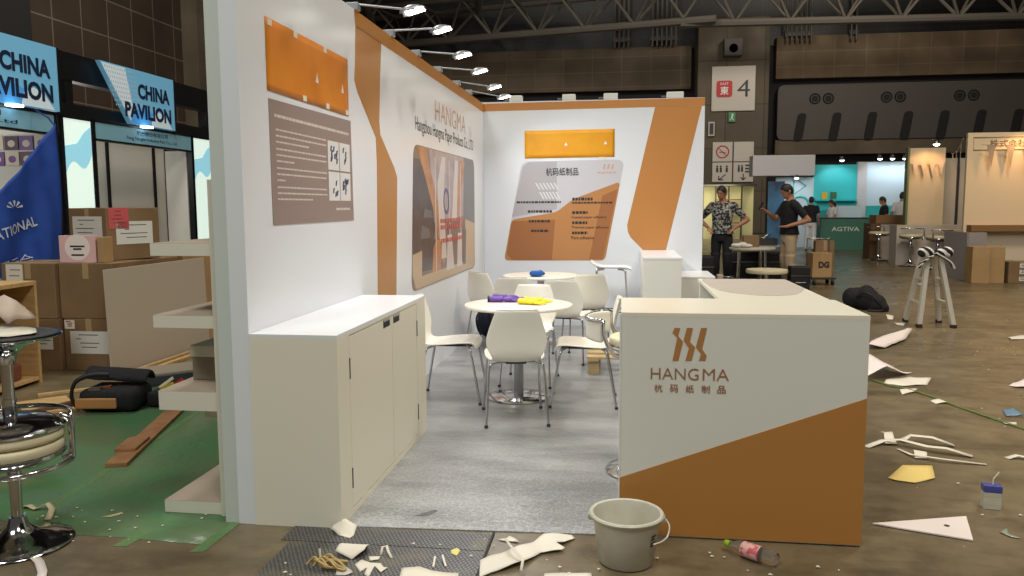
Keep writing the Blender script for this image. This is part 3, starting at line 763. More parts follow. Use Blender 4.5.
def build_furniture():
    make_table('round ivory table on chrome column with purple and yellow gloves on it', (-.79, 6.03, .006))
    make_table('round ivory table farther back with a blue cloth on it', (-.88, 8.62, .006))
    c = make_chair('ivory chair in front of the glove table with its back to camera')
    c.location = (-.735, 5.40, .006); c.rotation_euler = (0, 0, R(12))
    L = [((-1.325, 5.95), -88, 'ivory chair beside the low cabinet, facing the glove table'),
         ((-.255, 5.95), 92, 'ivory chair beside the reception counter, facing the glove table'),
         ((-.77, 6.62), 177, 'ivory chair on far side of the glove table, facing the camera'),
         ((-.52, 7.58), -10, 'ivory chair between the tables, nearer the counter, turned away'),
         ((-1.07, 7.78), 6, 'ivory chair between the tables, nearer the mural, turned away'),
         ((-.37, 8.22), 14, 'ivory chair next to the tall stool at the farther table'),
         ((-1.36, 8.33), -36, 'ivory chair against the side wall beneath the mural corner')]
    for (x, y), a, lab in L: dup(c, (x, y, .006), R(a), lab)
    # tall white counter stool at the back wall
    t = thing('counter_stool', 'tall white stool with four chrome legs by back wall under product poster', 'stool', (-.12, 9.2, .006))
    def fn(u, v):
        x = -.24+.48*v; y = (u*2-1)*.17
        return (x, y, .775+.07*max(0, (.3-v)/.3)**2+.02*(u*2-1)**2-.03*max(0, (v-.85)/.15)**2)
    MB().grid(fn, 7, 12).build('seat', WHITE, t, 80, [solid(.014), subsurf(1)])
    for sx in (-1, 1):
        for sy in (-1, 1):
            MB().tube(catmull([(sx*.08, sy*.08, .765), (sx*.14, sy*.11, .757), (sx*.165, sy*.13, .72), (sx*.205, sy*.19, .006)], 4), .012, 8).build('leg', CHROME, t, 60)
    MB().tube([(-.185, .16, .28), (-.185, -.16, .28), (.185, -.16, .28), (.185, .16, .28)], .009, 8, True).build('footrest', CHROME, t, 60)
    MB().ell((-.09, -.05, .66), (.02, .02, .035)).build('lever_knob', BLACK, t, 60)

def make_bar_stool(label, h, pad):
    """swivel stool: h = height of the seat top"""
    t = thing('bar_stool', label, 'bar stool', (0, 0, 0))
    MB().lathe([(0, 0), (.215, 0), (.222, .006), (.216, .014), (.15, .03), (.08, .055), (.045, .09), (.034, .13), (0, .13)], seg=48).build('base', CHROME, t, 40)
    MB().lathe([(0, -.0012), (.205, -.0012), (.205, .002), (0, .002)], seg=40).build('base_pad', mat('dark rubber pad', (62, 60, 60), .6), t, 40)
    MB().lathe([(.024, .09), (.024, h*.6), (.029, h*.6), (.029, h-.12), (.022, h-.11), (0, h-.11)], seg=20).build('pole', CHROME, t, 40)
    MB().lathe([(0, h-.118), (.06, h-.115), (.15, h-.1), (.205, h-.07), (.213, h-.06), (.21, h-.05), (0, h-.05)], seg=48).build('seat_pan', CHROME, t, 40)
    MB().lathe([(0, h-.05), (.195, h-.05), (.204, h-.043), (.206, h-.02), (.203, h-.008), (.19, h-.001), (.16, h), (0, h)], seg=48).build('cushion', CREAM, t, 50)
    a = [(.215*math.cos(R(k)), .215*math.sin(R(k))) for k in range(30, 151, 10)]; o_ = .1 if pad else 0.
    pts = [(.17, .09, h-.1), (.2, .11+o_*.5, h-.08), (.205, .118+o_, h+.03)]+[(x*1.09, y*1.09+o_, h+.1) for x, y in a]+([(-.205, .118+o_, h+.03), (-.2, .11+o_*.5, h-.08), (-.17, .09, h-.1)] if pad else [])
    MB().tube(catmull(pts, 2), .0115, 8).build('back_rail', CHROME, t, 60)
    if pad:
        def fn(u, v):
            k = R(32+116*u); r = .226
            return (r*math.cos(k), r*math.sin(k)+o_, h-.02+.13*v)
        MB().grid(fn, 21, 6).build('back_pad', PLASTW, t, 80, [solid(.02), subsurf(1)])
    return t

def build_stools():
    s = make_bar_stool('cream and chrome bar stool standing upright on green film, inverted stool on top', .475, False)
    s.location = (-2.665, 3.07, .003); s.rotation_euler = (0, 0, R(0))
    h = .475
    r = dup(s, (-2.665, 3.07, .003+.475+.4755), 0, 'chrome bar stool stacked upside down on another, paper on its base', (PI, 0, R(55)))
    # extra reach of the inverted stool comes from its own gas column
    for n, (poly, dz, amp, m, lab) in enumerate((
            ([(-2.86, 3.0), (-2.6, 2.94), (-2.5, 3.06), (-2.62, 3.2), (-2.85, 3.2)], .0, .05, PAPER, 'crumpled pinkish paper sheet, lower of two on the inverted stool base'),
            ([(-2.88, 3.02), (-2.6, 3.02), (-2.56, 3.14), (-2.68, 3.2), (-2.9, 3.18)], .05, .11, mat('brownish grey paper', (196, 176, 160), .6), 'crumpled grey-brown paper heaped on top of the inverted stool'))):
        px_, py_ = sum(p[0] for p in poly)/len(poly), sum(p[1] for p in poly)/len(poly)
        o = sheet('crumpled_paper', poly, m, z=.9545+dz*.4, amp=amp, div=5, freq=11, curl=lambda x, y: (.03+n*.09)*max(0, 1-math.hypot(x-px_-.03*n, (y-py_)*1.1)/.17))
        tag(o, lab, 'paper')
    b = make_bar_stool('padded chrome bar stool behind the reception counter on filmed carpet', .775, True)
    b.location = (.14, 4.40, .0065); b.rotation_euler = (0, 0, R(85))

def glove(mb, L=1.):
    mb.M = Matrix.Diagonal((1, 1, .6, 1))
    mb.tube([(-.13*L, 0, .043), (-.07*L, 0, .037), (-.02, 0, .039)], [.042, .036, .038], 10)
    mb.ell((.03*L, 0, .036), (.055, .046, .034))
    for i, (y, l) in enumerate(((-.036, .06), (-.013, .08), (.011, .085), (.033, .07))):
        mb.tube([(.06, y, .022), (.06+l*.5, y*1.25, .03), (.06+l, y*1.4, .014)], [.012, .011, .008], 8)
    mb.tube([(.01, .04, .024), (.04, .07, .022), (.075, .085, .016)], [.013, .012, .009], 8)

def remesh(v, smooth=3):
    def f(o):
        m = o.modifiers.new('r', 'REMESH'); m.mode = 'VOXEL'; m.voxel_size = v; m.use_smooth_shade = True
        m2 = o.modifiers.new('sm', 'SMOOTH'); m2.factor = .5; m2.iterations = smooth
    return f

def build_smalls():
    pur = mat('purple rubber', (104, 62, 160), .5); yel = mat('bright yellow rubber', (236, 214, 20), .5)
    t = thing('rubber_glove', 'purple rubber glove on round table pointing toward the yellow glove', 'glove', (-.91, 6.13, .746), R(8))
    mb = MB(); glove(mb); mb.build('hand', pur, t, None, [remesh(.006)])
    mb = MB(); mb.M = Matrix.Diagonal((1, 1, .6, 1)); mb.tube([(-.137, 0, .043), (-.122, 0, .043)], .0425, 12); mb.build('cuff', BLACK, t, 50)
    o = MB(); glove(o); o = o.build('rubber_glove', mat('purple rubber dull', (92, 56, 146), .55), None, None, [remesh(.006)])
    o.location = (-.9, 6.265, .746); o.rotation_euler = (0, 0, R(-8)); tag(o, 'second purple rubber glove lying behind the first on round table', 'glove')
    for i, (x, y, a, lab) in enumerate(((-.70, 5.99, -14, 'bright yellow rubber glove on round table nearer the table edge'), (-.67, 6.11, 14, 'bright yellow rubber glove on round table behind the other yellow one'))):
        o = MB(); glove(o, .66); o = o.build('rubber_glove', yel, None, None, [remesh(.006)])
        o.location = (x, y, .746); o.rotation_euler = (0, 0, R(a)); tag(o, lab, 'glove')
    mb = MB(); rnd = random.Random(3)
    for _ in range(9): mb.ell((rnd.uniform(-.07, .07), rnd.uniform(-.05, .05), .025+rnd.uniform(0, .015)), (.045, .035, .022+rnd.uniform(0, .012)))
    o = mb.build('cleaning_cloth', mat('blue cloth', (28, 84, 160), .8, bump=.4, bscale=30), None, None, [remesh(.008)]); o.location = (-.90, 8.4, .744)
    tag(o, 'crumpled bright blue cloth on the farther round table', 'cloth')
    # navy rucksack under the table
    t = thing('rucksack', 'dark navy rucksack slumped on carpet near side wall behind glove table', 'bag', (-1.53, 8.86, .006))
    mb = MB(); mb.ell((0, 0, .17), (.11, .1, .17)); mb.ell((.02, -.05, .12), (.09, .07, .12)); mb.ell((-.02, .02, .28), (.08, .07, .07)); mb.build('sack', NAVY, t, None, [remesh(.012)])
    for s in (-1, 1): MB().tube(catmull([(s*.05, -.08, .32), (s*.09, -.14, .24), (s*.08, -.14, .12), (s*.05, -.1, .04)], 4), .012, 6).build('strap', BLACK, t, 60)
    # pallet behind the chair
    t = thing('wood_pallet', 'small wooden pallet on carpet behind the counter and padded stool', 'pallet', (.12, 7.2, .006))
    for x in (-.36, 0, .36):
        for y in (-.2, .2): MB().box(x-.05, x+.05, y-.05, y+.05, 0, .12, .004).build('block', WOODBLOCK, t)
    for y in (-.22, 0, .22): MB().box(-.42, .42, y-.06, y+.06, .142, .162, .003).build('deck_slat', WOODBLOCK, t)
    for x in (-.36, 0, .36): MB().box(x-.05, x+.05, -.28, .28, .12, .142, .003).build('bearer', WOODBLOCK, t)
    # bucket
    t = thing('plastic_bucket', 'greyish white plastic bucket on concrete in front of reception counter', 'bucket', (.03, 3.245, 0)); t.scale = (1, 1, .87)
    bm_ = mat('grey white plastic', (206, 202, 188), .4, col2=(188, 182, 164), scale=5)
    MB().lathe([(0, .004), (.108, .004), (.114, .012), (.142, .23), (.144, .236), (.155, .237), (.158, .244), (.153, .251), (.14, .249), (.134, .23), (.106, .02), (0, .016)], seg=48).build('tub', bm_, t, 40)
    h = [(.158*math.cos(R(a)), .02+.158*math.sin(R(a)), .262) for a in (0, 180)]
    MB().tube(catmull([(.156, .0, .232), (.176, -.03, .205), (.168, -.06, .17), (.145, -.09, .155), (.108, -.115, .15)], 5), .0035, 6).build('bail_handle', mat('white wire', (222, 218, 206), .3), t, 60)
    for s in (1, -1): MB().box(s*.15-.012, s*.15+.012, -.018, .018, .208, .236, .004).build('handle_lug', bm_, t)
    mb = MB()
    for k, (z, l) in enumerate(((.17, .03), (.155, .022), (.135, .034), (.12, .02))):
        a = R(-42); r = .1165+.025*(z-.03)/.2
        for q in range(4):
            a0 = a+q*l/4/.14; mb.prism([(0, 0), (l/4, 0), (l/4, .007), (0, .007)], ((r+.0035)*math.cos(a0), (r+.0035)*math.sin(a0), z), (-math.sin(a0), math.cos(a0), 0), (.12*math.cos(a0), .12*math.sin(a0), .99), .0, .001)
    mb.build('marking', INK, t)
    # bottle
    t = thing('drink_bottle', 'clear plastic drink bottle with green cap lying on concrete', 'bottle', (.555, 3.335, .034), R(-38))
    clear = mat('clear plastic', (235, 240, 240), .08, trans=.95)
    mb = MB(); mb.lathe([(0, .12), (.028, .118), (.032, .1), (.029, .09), (.032, .075), (.029, .065), (.032, .05), (.032, -.04), (.029, -.06), (.014, -.085), (.0125, -.098), (0, -.098)], (0, 0, 0), 28, 'x'); mb.build('bottle_body', clear, t, 40)
    mb = MB(); mb.lathe([(.033, -.035), (.0335, -.034), (.0335, .045), (.033, .046)], (0, 0, 0), 28, 'x'); mb.build('label_sleeve', mat('pink drink label', (236, 184, 178), .4, col2=(214, 96, 104), scale=26, lo=.5, hi=.56), t, 40)
    mb = MB(); mb.lathe([(0, -.122), (.014, -.122), (.0155, -.118), (.0155, -.098), (0, -.098)], (0, 0, 0), 20, 'x'); mb.build('screw_cap', mat('lime green plastic', (150, 190, 40), .4), t, 40)
    # drink carton with straw
    t = thing('drink_carton', 'small drink carton with blue top and bent straw standing on concrete', 'carton', (1.822, 4.07, 0), R(-8))
    MB().box(-.04, .04, -.027, .027, 0, .085, .003).build('box', mat('pale carton', (206, 200, 180), .5, col2=(186, 182, 166), scale=20, stretch=(1, 1, 12)), t)
    MB().box(-.041, .041, -.028, .028, .085, .12, .003).build('carton_top', mat('blue carton print', (72, 76, 150), .5), t)
    MB().tube(catmull([(.005, 0, .11), (.005, 0, .145), (.012, 0, .158), (.03, 0, .185)], 4), .0035, 8).build('straw', PAPER, t, 50)
def build_litter():
    def S_(name, poly, m, lab, cat='paper scrap', **k):
        o = sheet(name, poly, m, **k); tag(o, lab, cat); return o
    # front scraps
    o = MB().prism([(1.177, 3.775), (1.648, 3.919), (1.563, 3.634)], (0, 0, 0), (1, 0, 0), (0, 1, 0), .004, .010).build('pennant_sheet', PAPERP)
    tag(o, 'long white triangular pennant sheet with black hole lying on concrete', 'pennant')
    h = MB().lathe([(0, .0), (.013, .0), (.013, .0008), (0, .0008)], (1.51, 3.785, .0102), 14).build('hole', INK, o)
    S_('paper_sheet', [(1.456, 4.442), (1.612, 4.681), (1.777, 4.692), (1.712, 4.474), (1.576, 4.384), (1.484, 4.411)], mat('yellow paper', (240, 212, 128), .6), 'torn pale yellow paper piece lying flat on concrete', amp=.006)
    c = S_('paper_scrap', [(-1.325, 3.375), (-1.312, 3.405), (-1.27, 3.41), (-1.205, 3.405), (-1.20, 3.34), (-1.21, 3.31), (-1.275, 3.335)], PAPER, 'curled white torn paper at foot of cabinet corner', amp=.012, div=4, curl=lambda x, y: .055*max(0, 1-abs(y-3.395)/.06)*max(0, 1-abs(x+1.26)/.09), z=.005)
    S_('paper_roll', [(-1.21, 3.132), (-1.207, 3.2), (-1.163, 3.235), (-1.102, 3.235), (-1.08, 3.205), (-1.085, 3.142), (-1.127, 3.103)], PAPER, 'rolled white torn paper lump on the steel plate', amp=.02, div=5, curl=lambda x, y: .035*math.sin(max(0, min(1, (y-3.1)/.14))*PI), z=.005)
    S_('paper_scrap', [(-1.1, 3.061), (-1.086, 3.108), (-1.035, 3.082), (-.993, 3.081), (-.971, 3.046), (-.952, 3.042), (-.967, 2.997), (-1.011, 3.053), (-1.006, 2.956), (-1.03, 2.977), (-1.038, 3.037), (-1.055, 2.998)], PAPER, 'star-shaped torn white paper on the steel plate', amp=.015, z=.005)
    S_('paper_chip', [(-1.065, 3.138), (-1.013, 3.144), (-1.012, 3.111), (-1.046, 3.098)], PAPER, 'small folded white chip just behind the star-shaped scrap', amp=.02, z=.005)
    o = ribbon('paper_curl', [(-1.017, 3.157, .006), (-1.017, 3.185, .03), (-1.0, 3.19, .035), (-.985, 3.165, .02), (-.962, 3.137, .006)], .012, PAPER); tag(o, 'tiny curled white strip behind the star-shaped scrap', 'paper strip')
    S_('film_lump', [(-1.163, 3.021), (-1.136, 3.044), (-1.079, 2.983), (-1.104, 2.955), (-1.143, 2.95)], mat('whitish film', (198, 192, 186), .3), 'whitish crumpled film lump below the tan twisted strips', 'film', amp=.03, z=.005)
    tw = mat('tan twisted strip', (186, 158, 100), .6)
    t = thing('twisted_strips', 'tangle of tan twisted adhesive strips on the steel plate', 'strips', (-1.2, 3.03, .005))
    rnd = random.Random(8)
    for i in range(9):
        a = rnd.uniform(-.5, .5); x = rnd.uniform(-.05, .03); y = rnd.uniform(-.04, .04)
        MB().tube(catmull([(x-.05*math.cos(a), y-.05*math.sin(a), .008), (x-.02, y+.015, .018+rnd.uniform(0, .02)), (x+.02, y-.01, .012+rnd.uniform(0, .02)), (x+.06*math.cos(a), y+.06*math.sin(a), .008)], 4), .0055, 6).build('strip', tw, t, 60)
    MB().tube([(-.055, .045, .005), (-.06, .05, .05)], .005, 6).build('strip', PAPER, t)
    S_('torn_paper', [(-.581, 3.153), (-.53, 3.197), (-.473, 3.271), (-.381, 3.364), (-.336, 3.443), (-.213, 3.469), (-.198, 3.439), (-.242, 3.371), (-.275, 3.357), (-.234, 3.322), (-.245, 3.295), (-.335, 3.26), (-.391, 3.159), (-.448, 3.097), (-.515, 3.053), (-.557, 2.997)], PAPER, 'large long torn white wallpaper piece at carpet edge left of bucket'.replace(' left of bucket', ' near the bucket'), amp=.035, div=5, freq=9, z=.006)
    S_('paper_scrap', [(-.543, 3.385), (-.505, 3.4), (-.495, 3.427), (-.465, 3.405), (-.443, 3.37), (-.505, 3.369)], PAPER, 'small torn scrap between the carpet edge and the long torn piece', amp=.01)
    o = ribbon('paper_strip', [(-.494, 3.299, .045), (-.444, 3.189, .05), (-.394, 3.122, .04), (-.395, 3.06, .02)], .012, PAPER); tag(o, 'thin white strip lying across the long torn paper piece', 'paper strip')
    S_('torn_paper', [(-.89, 3.041), (-.82, 3.058), (-.763, 3.03), (-.65, 3.036), (-.62, 2.9), (-.7, 2.86), (-.863, 2.88)], PAPER, 'torn white paper at lower frame edge on the steel plate', amp=.03, div=4, z=.005)
    S_('torn_paper', [(-.3, 3.072), (-.23, 3.093), (-.111, 3.095), (-.105, 3.04), (-.12, 2.93), (-.297, 2.93)], PAPER, 'white torn sheet just in front of the bucket', amp=.02, div=4)
    S_('paper_chip', [(-.727, 3.239), (-.705, 3.262), (-.684, 3.245), (-.69, 3.191), (-.719, 3.211)], mat('pale yellow chip', (226, 214, 130), .6), 'tiny crumpled yellowish chip on steel plate near its black edge', amp=.015, z=.005)
    for a, b, l in (((-.772, 3.138), (-.765, 3.074), 'tiny pale stick standing out of torn paper on steel plate, nearer cabinet'), ((-.744, 3.154), (-.714, 3.085), 'tiny pale stick on steel plate, nearer the black edge strip')):
        o = MB().bar((a[0]-b[0], a[1]-b[1], .02), (0, 0, .004), .008, .006).build('paper_stick', PAPER); o.location = (b[0], b[1], .003); tag(o, l, 'stick')
    # left floor
    o = ribbon('paper_strip', [(-2.981, 3.47, .006), (-2.93, 3.455, .02), (-2.889, 3.445, .008), (-2.84, 3.47, .03), (-2.8, 3.45, .01), (-2.75, 3.37, .012), (-2.73, 3.33, .006)], .03, mat('cream strip', (214, 200, 160), .6)); tag(o, 'zigzag cream paper strip on green film behind the stacked stools', 'paper strip')
    S_('paper_scrap', [(-2.498, 3.401), (-2.475, 3.423), (-2.44, 3.472), (-2.42, 3.455), (-2.455, 3.406)], mat('cream strip', (214, 200, 160)), 'tiny cream scraps on green film between stools and floor shelf', amp=.006)
    o = ribbon('paper_strip', [(-2.548, 2.963, .004), (-2.49, 2.945, .01), (-2.43, 2.9, .012), (-2.36, 2.83, .006), (-2.3, 2.74, .004)], .035, PAPERP); tag(o, 'curved white paper strip on bare concrete in front of stool base', 'paper strip')
    # right floor
    S_('paper_strip', [(1.716, 5.351), (1.772, 5.358), (1.713, 5.083), (1.638, 5.074)], PAPER, 'upright wide white strip end of the strip tangle, farthest from camera', amp=.03)
    for pts, w, lab in (([(1.508, 5.014, .005), (1.634, 5.114, .02), (1.73, 5.085, .04), (1.855, 4.99, .03), (1.948, 4.948, .035), (2.072, 4.886, .01)], .045, 'long twisted white strip of the tangle with flat curled end'),
                        ([(1.69, 5.0, .005), (1.72, 4.86, .015), (1.86, 4.78, .02), (2.092, 4.75, .006)], .022, 'thin greyish strip of the tangle nearest the yellow paper'),
                        ([(1.763, 5.16, .01), (1.827, 5.19, .04), (1.93, 5.12, .05), (2.051, 5.097, .012)], .05, 'short arched white strip at back of the tangle')):
        o = ribbon('paper_strip', pts, w, PAPER); tag(o, lab, 'paper strip')
    S_('paper_scrap', [(1.779, 4.997), (1.835, 4.935), (1.791, 4.811), (1.725, 4.818)], PAPER, 'square white scrap folded up in middle of the strip tangle', amp=.04, div=4)
    o = ribbon('paper_strip', [(2.26, 4.89, .004), (2.324, 4.905, .02), (2.4, 4.88, .01), (2.5, 4.83, .005)], .04, PAPER); tag(o, 'short white strip on concrete beyond the drink carton', 'paper strip')
    S_('plastic_bit', [(1.725, 3.749), (1.773, 3.793), (1.757, 3.734), (1.79, 3.69), (1.75, 3.70)], mat('greenish clear film', (150, 160, 140), .25), 'small greenish clear plastic bit on concrete near the pennant sheet', 'plastic bit', amp=.02)
    S_('paper_roll', [(2.54, 8.48), (2.70, 8.95), (2.95, 9.4), (3.364, 9.652), (3.1, 9.1), (2.725, 8.565)], PAPERP, 'big curled white sheet on floor beyond counter, farther one', 'paper', amp=.02, div=5, curl=lambda x, y: .1*max(0, 1-abs((x-2.95)*.8-(y-9.1)*.55)/.25))
    S_('paper_roll', [(2.05, 6.95), (2.36, 7.85), (2.388, 7.745), (2.439, 7.395), (2.576, 7.344), (2.3, 7.05)], PAPERP, 'curled white sheet rising beside counter corner, nearer one', 'paper', amp=.02, div=5, curl=lambda x, y: .12*max(0, 1-abs(x-2.25)/.25))
    S_('paper_sheet', [(2.255, 7.019), (2.488, 7.15), (2.639, 7.084), (2.52, 6.852), (2.302, 6.778), (2.185, 6.861)], PAPER, 'flat white sheet with ragged edge touching the green cord', 'paper', amp=.03, div=4)
    for p, lab in (([(2.233, 6.631), (2.394, 6.696), (2.334, 6.58), (2.202, 6.476)], 'torn white scrap on the green cord nearest the counter'), ([(2.338, 6.274), (2.419, 6.333), (2.455, 6.232), (2.35, 6.196)], 'small white scrap halfway along the green cord'),
                   ([(2.60, 5.71), (2.703, 5.74), (2.663, 5.65), (2.60, 5.66)], 'little white scrap on green cord near the blue scrap'), ([(3.165, 6.879), (3.407, 7.153), (3.5, 7.0), (3.296, 6.85), (3.205, 6.837)], 'pinkish sheet scrap lying in the warm light patch on floor'),
                   ([(4.259, 9.263), (4.299, 9.441), (4.6, 9.62), (4.62, 9.4), (4.427, 9.33)], 'pale paper scrap on floor beyond the stepladder, by frame edge'), ([(3.56, 11.23), (3.62, 11.1), (3.5, 10.76), (3.45, 10.8)], 'small white scrap between the black bag and stepladder'),
                   ([(3.42, 10.486), (3.55, 10.45), (3.464, 10.234), (3.40, 10.311)], 'white paper scrap close to the stepladder foot')):
        S_('paper_scrap', p, PAPERP if 'pink' in lab else PAPER, lab, amp=.03, div=3)
    S_('film_scrap', [(2.753, 6.058), (2.854, 6.107), (2.83, 5.923), (2.704, 5.889)], mat('blue grey film', (110, 140, 165), .4), 'blue-grey plastic scrap on floor beside the green cord', 'film', amp=.05)
    rnd = random.Random(21); pts = [(2.1, 7.12), (2.19, 6.813), (2.316, 6.641), (2.412, 6.365), (2.462, 6.154), (2.539, 5.905), (2.607, 5.708), (2.662, 5.549), (2.80, 5.2), (3.1, 4.6)]
    o = MB().tube(catmull([(x, y, .009) for x, y in pts], 5), .008, 6).build('green_cord', mat('olive green cord', (112, 122, 62), .5), None, 60); tag(o, 'thin green cord running across the concrete floor from the counter', 'cord')
    # uncountable crumbs
    mb = MB()
    for _ in range(200):
        x = rnd.uniform(1.2, 5.0); y = rnd.uniform(3.4, 13); s = rnd.uniform(.003, .010)
        if rnd.random() < .3: x = rnd.uniform(-1.4, .9); y = rnd.uniform(2.8, 3.42)
        if rnd.random() < .12: x = rnd.uniform(-3.0, -1.95); y = rnd.uniform(3.1, 3.5)
        a = rnd.uniform(0, PI); z = .006
        mb.prism([(s*math.cos(a), s*math.sin(a)), (s*1.2*math.cos(a+1.9), s*1.2*math.sin(a+1.9)), (s*math.cos(a+4), s*math.sin(a+4))], (x, y, z), (1, 0, 0), (0, 1, 0), 0, .003)
    o = mb.build('paper_crumbs', PAPER); tag(o, 'tiny white paper crumbs scattered over the concrete floor', 'crumbs', kind='stuff')

def cardboard_box(label, loc, w, d, h, rz=0, m=None, lab=(), tape=True):
    t = thing('cardboard_box', label, 'box', loc, rz)
    m = m or CARD
    mb = MB().box(-w/2, w/2, 0, d, 0, h, .006); mb.build('carton', m, t)
    dk = mat('carton seam', (92, 66, 42), .8)
    mb = MB().box(-w/2+.006, w/2-.006, d/2-.002, d/2+.002, h-.001, h+.0012); mb.build('flap_seam', dk, t)
    if tape:
        MB().box(-.03, .03, -.0015, d+.0015, h*.72, h+.0022).build('packing_tape', mat('packing tape', (176, 148, 108), .3), t)
    for (face, a0, a1, b0, b1, mm) in lab:
        mb = MB()
        if face == 'f': mb.box(a0, a1, -.0035, -.0005, b0, b1)
        else: mb.box(w/2+.0005, w/2+.0035, a0, a1, b0, b1)
        mb.build('paper_label', mm, t)
        mb = MB(); rnd = random.Random(int(a0*1000+b1*77))
        for k in range(4):
            z = b1-(k+1)*(b1-b0)/5.5; y = a0+(a1-a0)*rnd.uniform(.1, .35); y2 = a1-(a1-a0)*rnd.uniform(.1, .4)
            if k == 1 and mm is LABELW: y2 = y+(a1-a0)*.12
            if face == 'f': mb.box(y, y2, -.0042, -.0035, z, z+.008)
            else: mb.box(w/2+.0035, w/2+.0042, y, y2, z, z+.008)
        mb.build('label_print', INKG if mm is LABELW else mat('dark red print', (150, 50, 55)), t)
    return t

def build_left():
    # green protective film + tape
    o = sheet('floor_film', [(-3.25, 3.45), (-2.97, 3.312), (-2.533, 3.19), (-2.319, 3.2), (-1.84, 3.17), (-1.835, 3.509), (-1.835, 6.9), (-3.58, 6.561), (-3.966, 6.1), (-3.88, 5.1), (-4.002, 4.51), (-3.6, 3.9)], GREENF, z=.0008, amp=.0, div=1, thick=.0008)
    tag(o, 'green plastic protective film covering the floor beside the booth', 'floor film')
    for p, lab in (([(-2.87, 3.50), (-2.82, 3.50), (-3.10, 5.69), (-3.15, 5.69)], 'long pale green tape seam running into the depth on green film'), ([(-2.235, 3.10), (-2.17, 3.11), (-2.15, 3.27), (-2.21, 3.27)], 'short green tape holding down the front film edge'), ([(-1.86, 3.09), (-1.80, 3.10), (-1.79, 3.46), (-1.835, 3.47)], 'green tape strip at booth wall end on film corner')):
        o = MB().prism(p, (0, 0, 0), (1, 0, 0), (0, 1, 0), .0022, .0027).build('floor_tape', GREENT); tag(o, lab, 'tape')
    # neighbour's shelf unit fixed to the back of the booth wall
    t = thing('shelf_unit', 'cream open shelving of neighbouring stand behind the booth wall end', 'shelves', (0, 0, 0))
    xr = X0-.157
    MB().box(xr-.055, xr, 3.49, 5.0, 0, 1.63).build('side_wall_board', mat('pale cream edge', (222, 218, 204), .4), t)
    for z0, z1, y0, x0 in ((.004, .066, 3.5, -2.225), (.52, .615, 3.5, -2.228), (.925, .986, 3.5, -2.236), (1.272, 1.333, 3.5, -2.233)):
        mb = MB().box(x0, xr-.056, y0, 4.7, z0, z1-.002); mb.mi = 1; mb.box(x0, xr-.056, y0, 4.7, z1-.002, z1); mb.build('shelf_board', [SHELFW, mat('raw shelf top', (190, 172, 154), .6)], t)
    MB().box(-2.05, xr-.056, 3.6, 4.5, .46, .519, .002).build('shelf_support', SHELFW, t)
    cb = thing('cream_storage_case', 'cream lidded storage case standing on the neighbouring shelf', 'storage case', (-2.07, 3.75, .616))
    MB().box(-.12, .12, 0, .5, 0, .12, .003).build('case', mat('taupe case', (150, 138, 122), .5), cb); MB().box(-.13, .13, -.006, .506, .12, .18, .004).build('lid', SHELFW, cb)
    o = MB().box(-.06, .08, 0, .2, 0, .045, .01).build('folded_cloth', NAVY); o.location = (-2.06, 3.9, .798); tag(o, 'dark navy folded cloth on the lidded storage case', 'cloth')
    # cartons
    cardboard_box('lower cardboard box beside plywood cabinet, white label partly hidden', (-5.4, 6.56, 0), .54, .5, .485, 0, None, (('f', .02, .2, .2, .38, LABELW),))
    cardboard_box('lower cardboard box with big white label left of leaning board'.replace('left of', 'next to'), (-4.86, 6.6, 0), .5, .5, .485, 0, None, (('f', -.19, .19, .16, .37, LABELW), ('f', -.24, -.14, .39, .47, TAPE)))
    cardboard_box('upper cardboard box beneath the draped blue banner end', (-5.41, 6.56, .488), .54, .5, .51, 0, None, (('f', -.22, -.05, .2, .5, TAPE),))
    cardboard_box('upper cardboard box carrying the pink card', (-4.86, 6.6, .488), .54, .5, .51, 0, None)
    cardboard_box('tall cardboard box behind the leaning board, first of two', (-4.93, 7.2, 0), .6, .55, .99)
    cardboard_box('tall cardboard box behind the leaning board, farther of two', (-4.93, 7.85, 0), .6, .6, .99, 0, CARDL)
    cardboard_box('topmost big cardboard box with pink and white labels', (-5.09, 6.98, 1.001), .56, .58, .5, R(-20), None, (('f', -.22, .22, .2, .42, LABELW), ('s', .03, .24, .3, .5, mat('rose label', (206, 92, 96), .6)), ('s', .1, .5, .15, .37, LABELW)))
    t = thing('pink_card_box', 'pink flat card with white round panel standing on cardboard box', 'card', (-4.97, 6.66, 1.0), R(4))
    MB().box(-.175, .175, 0, .05, 0, .25, .002).build('card', PINK, t)
    mb = MB().prism([(.12*math.cos(2*PI*k/24), max(-.115, .02+.12*math.sin(2*PI*k/24))) for k in range(24)], (0, 0, .12), *FY, 0, .0015); mb.build('round_field', PAPERP, t)
    mb = MB()
    for z, w in ((.15, .07), (.125, .04), (.07, .06)): mb.prism([(-w, z-.008), (w, z-.008), (w, z+.008), (-w, z+.008)], (0, -.0015, 0), *FY, 0, .0008)
    mb.build('print', INK, t)
    o = MB().box(-.03, .03, 0, .14, 0, .235, .003).build('kraft_packet', CARDL); o.location = (-4.74, 6.66, 1.0); tag(o, 'narrow kraft packet standing beside the pink card', 'packet')
    # leaning board
    o = MB().prism([(6.33, 0), (8.0, .0), (7.95, .96), (6.30, .96)], (0, 0, 0), *FX, 0, .02).build('panel_board', mat('beige board', (190, 176, 160), .5)); o.location = (-4.475, 0, .004); tag(o, 'large beige board standing on edge in front of cartons', 'board')
    for x, y0, y1, lab in ((-4.40, 6.4, 7.8, 'thin yellow wood strip lying right along the beige board foot'.replace('right ', '')), (-4.28, 6.25, 7.6, 'thin yellow wood strip a little away from the beige board')):
        o = MB().box(-.02, .02, y0, y1, 0, .03, .002).build('wood_strip', PLY); o.location = (x, 0, .002); o.rotation_euler = (0, 0, 0); tag(o, lab, 'wood strip')
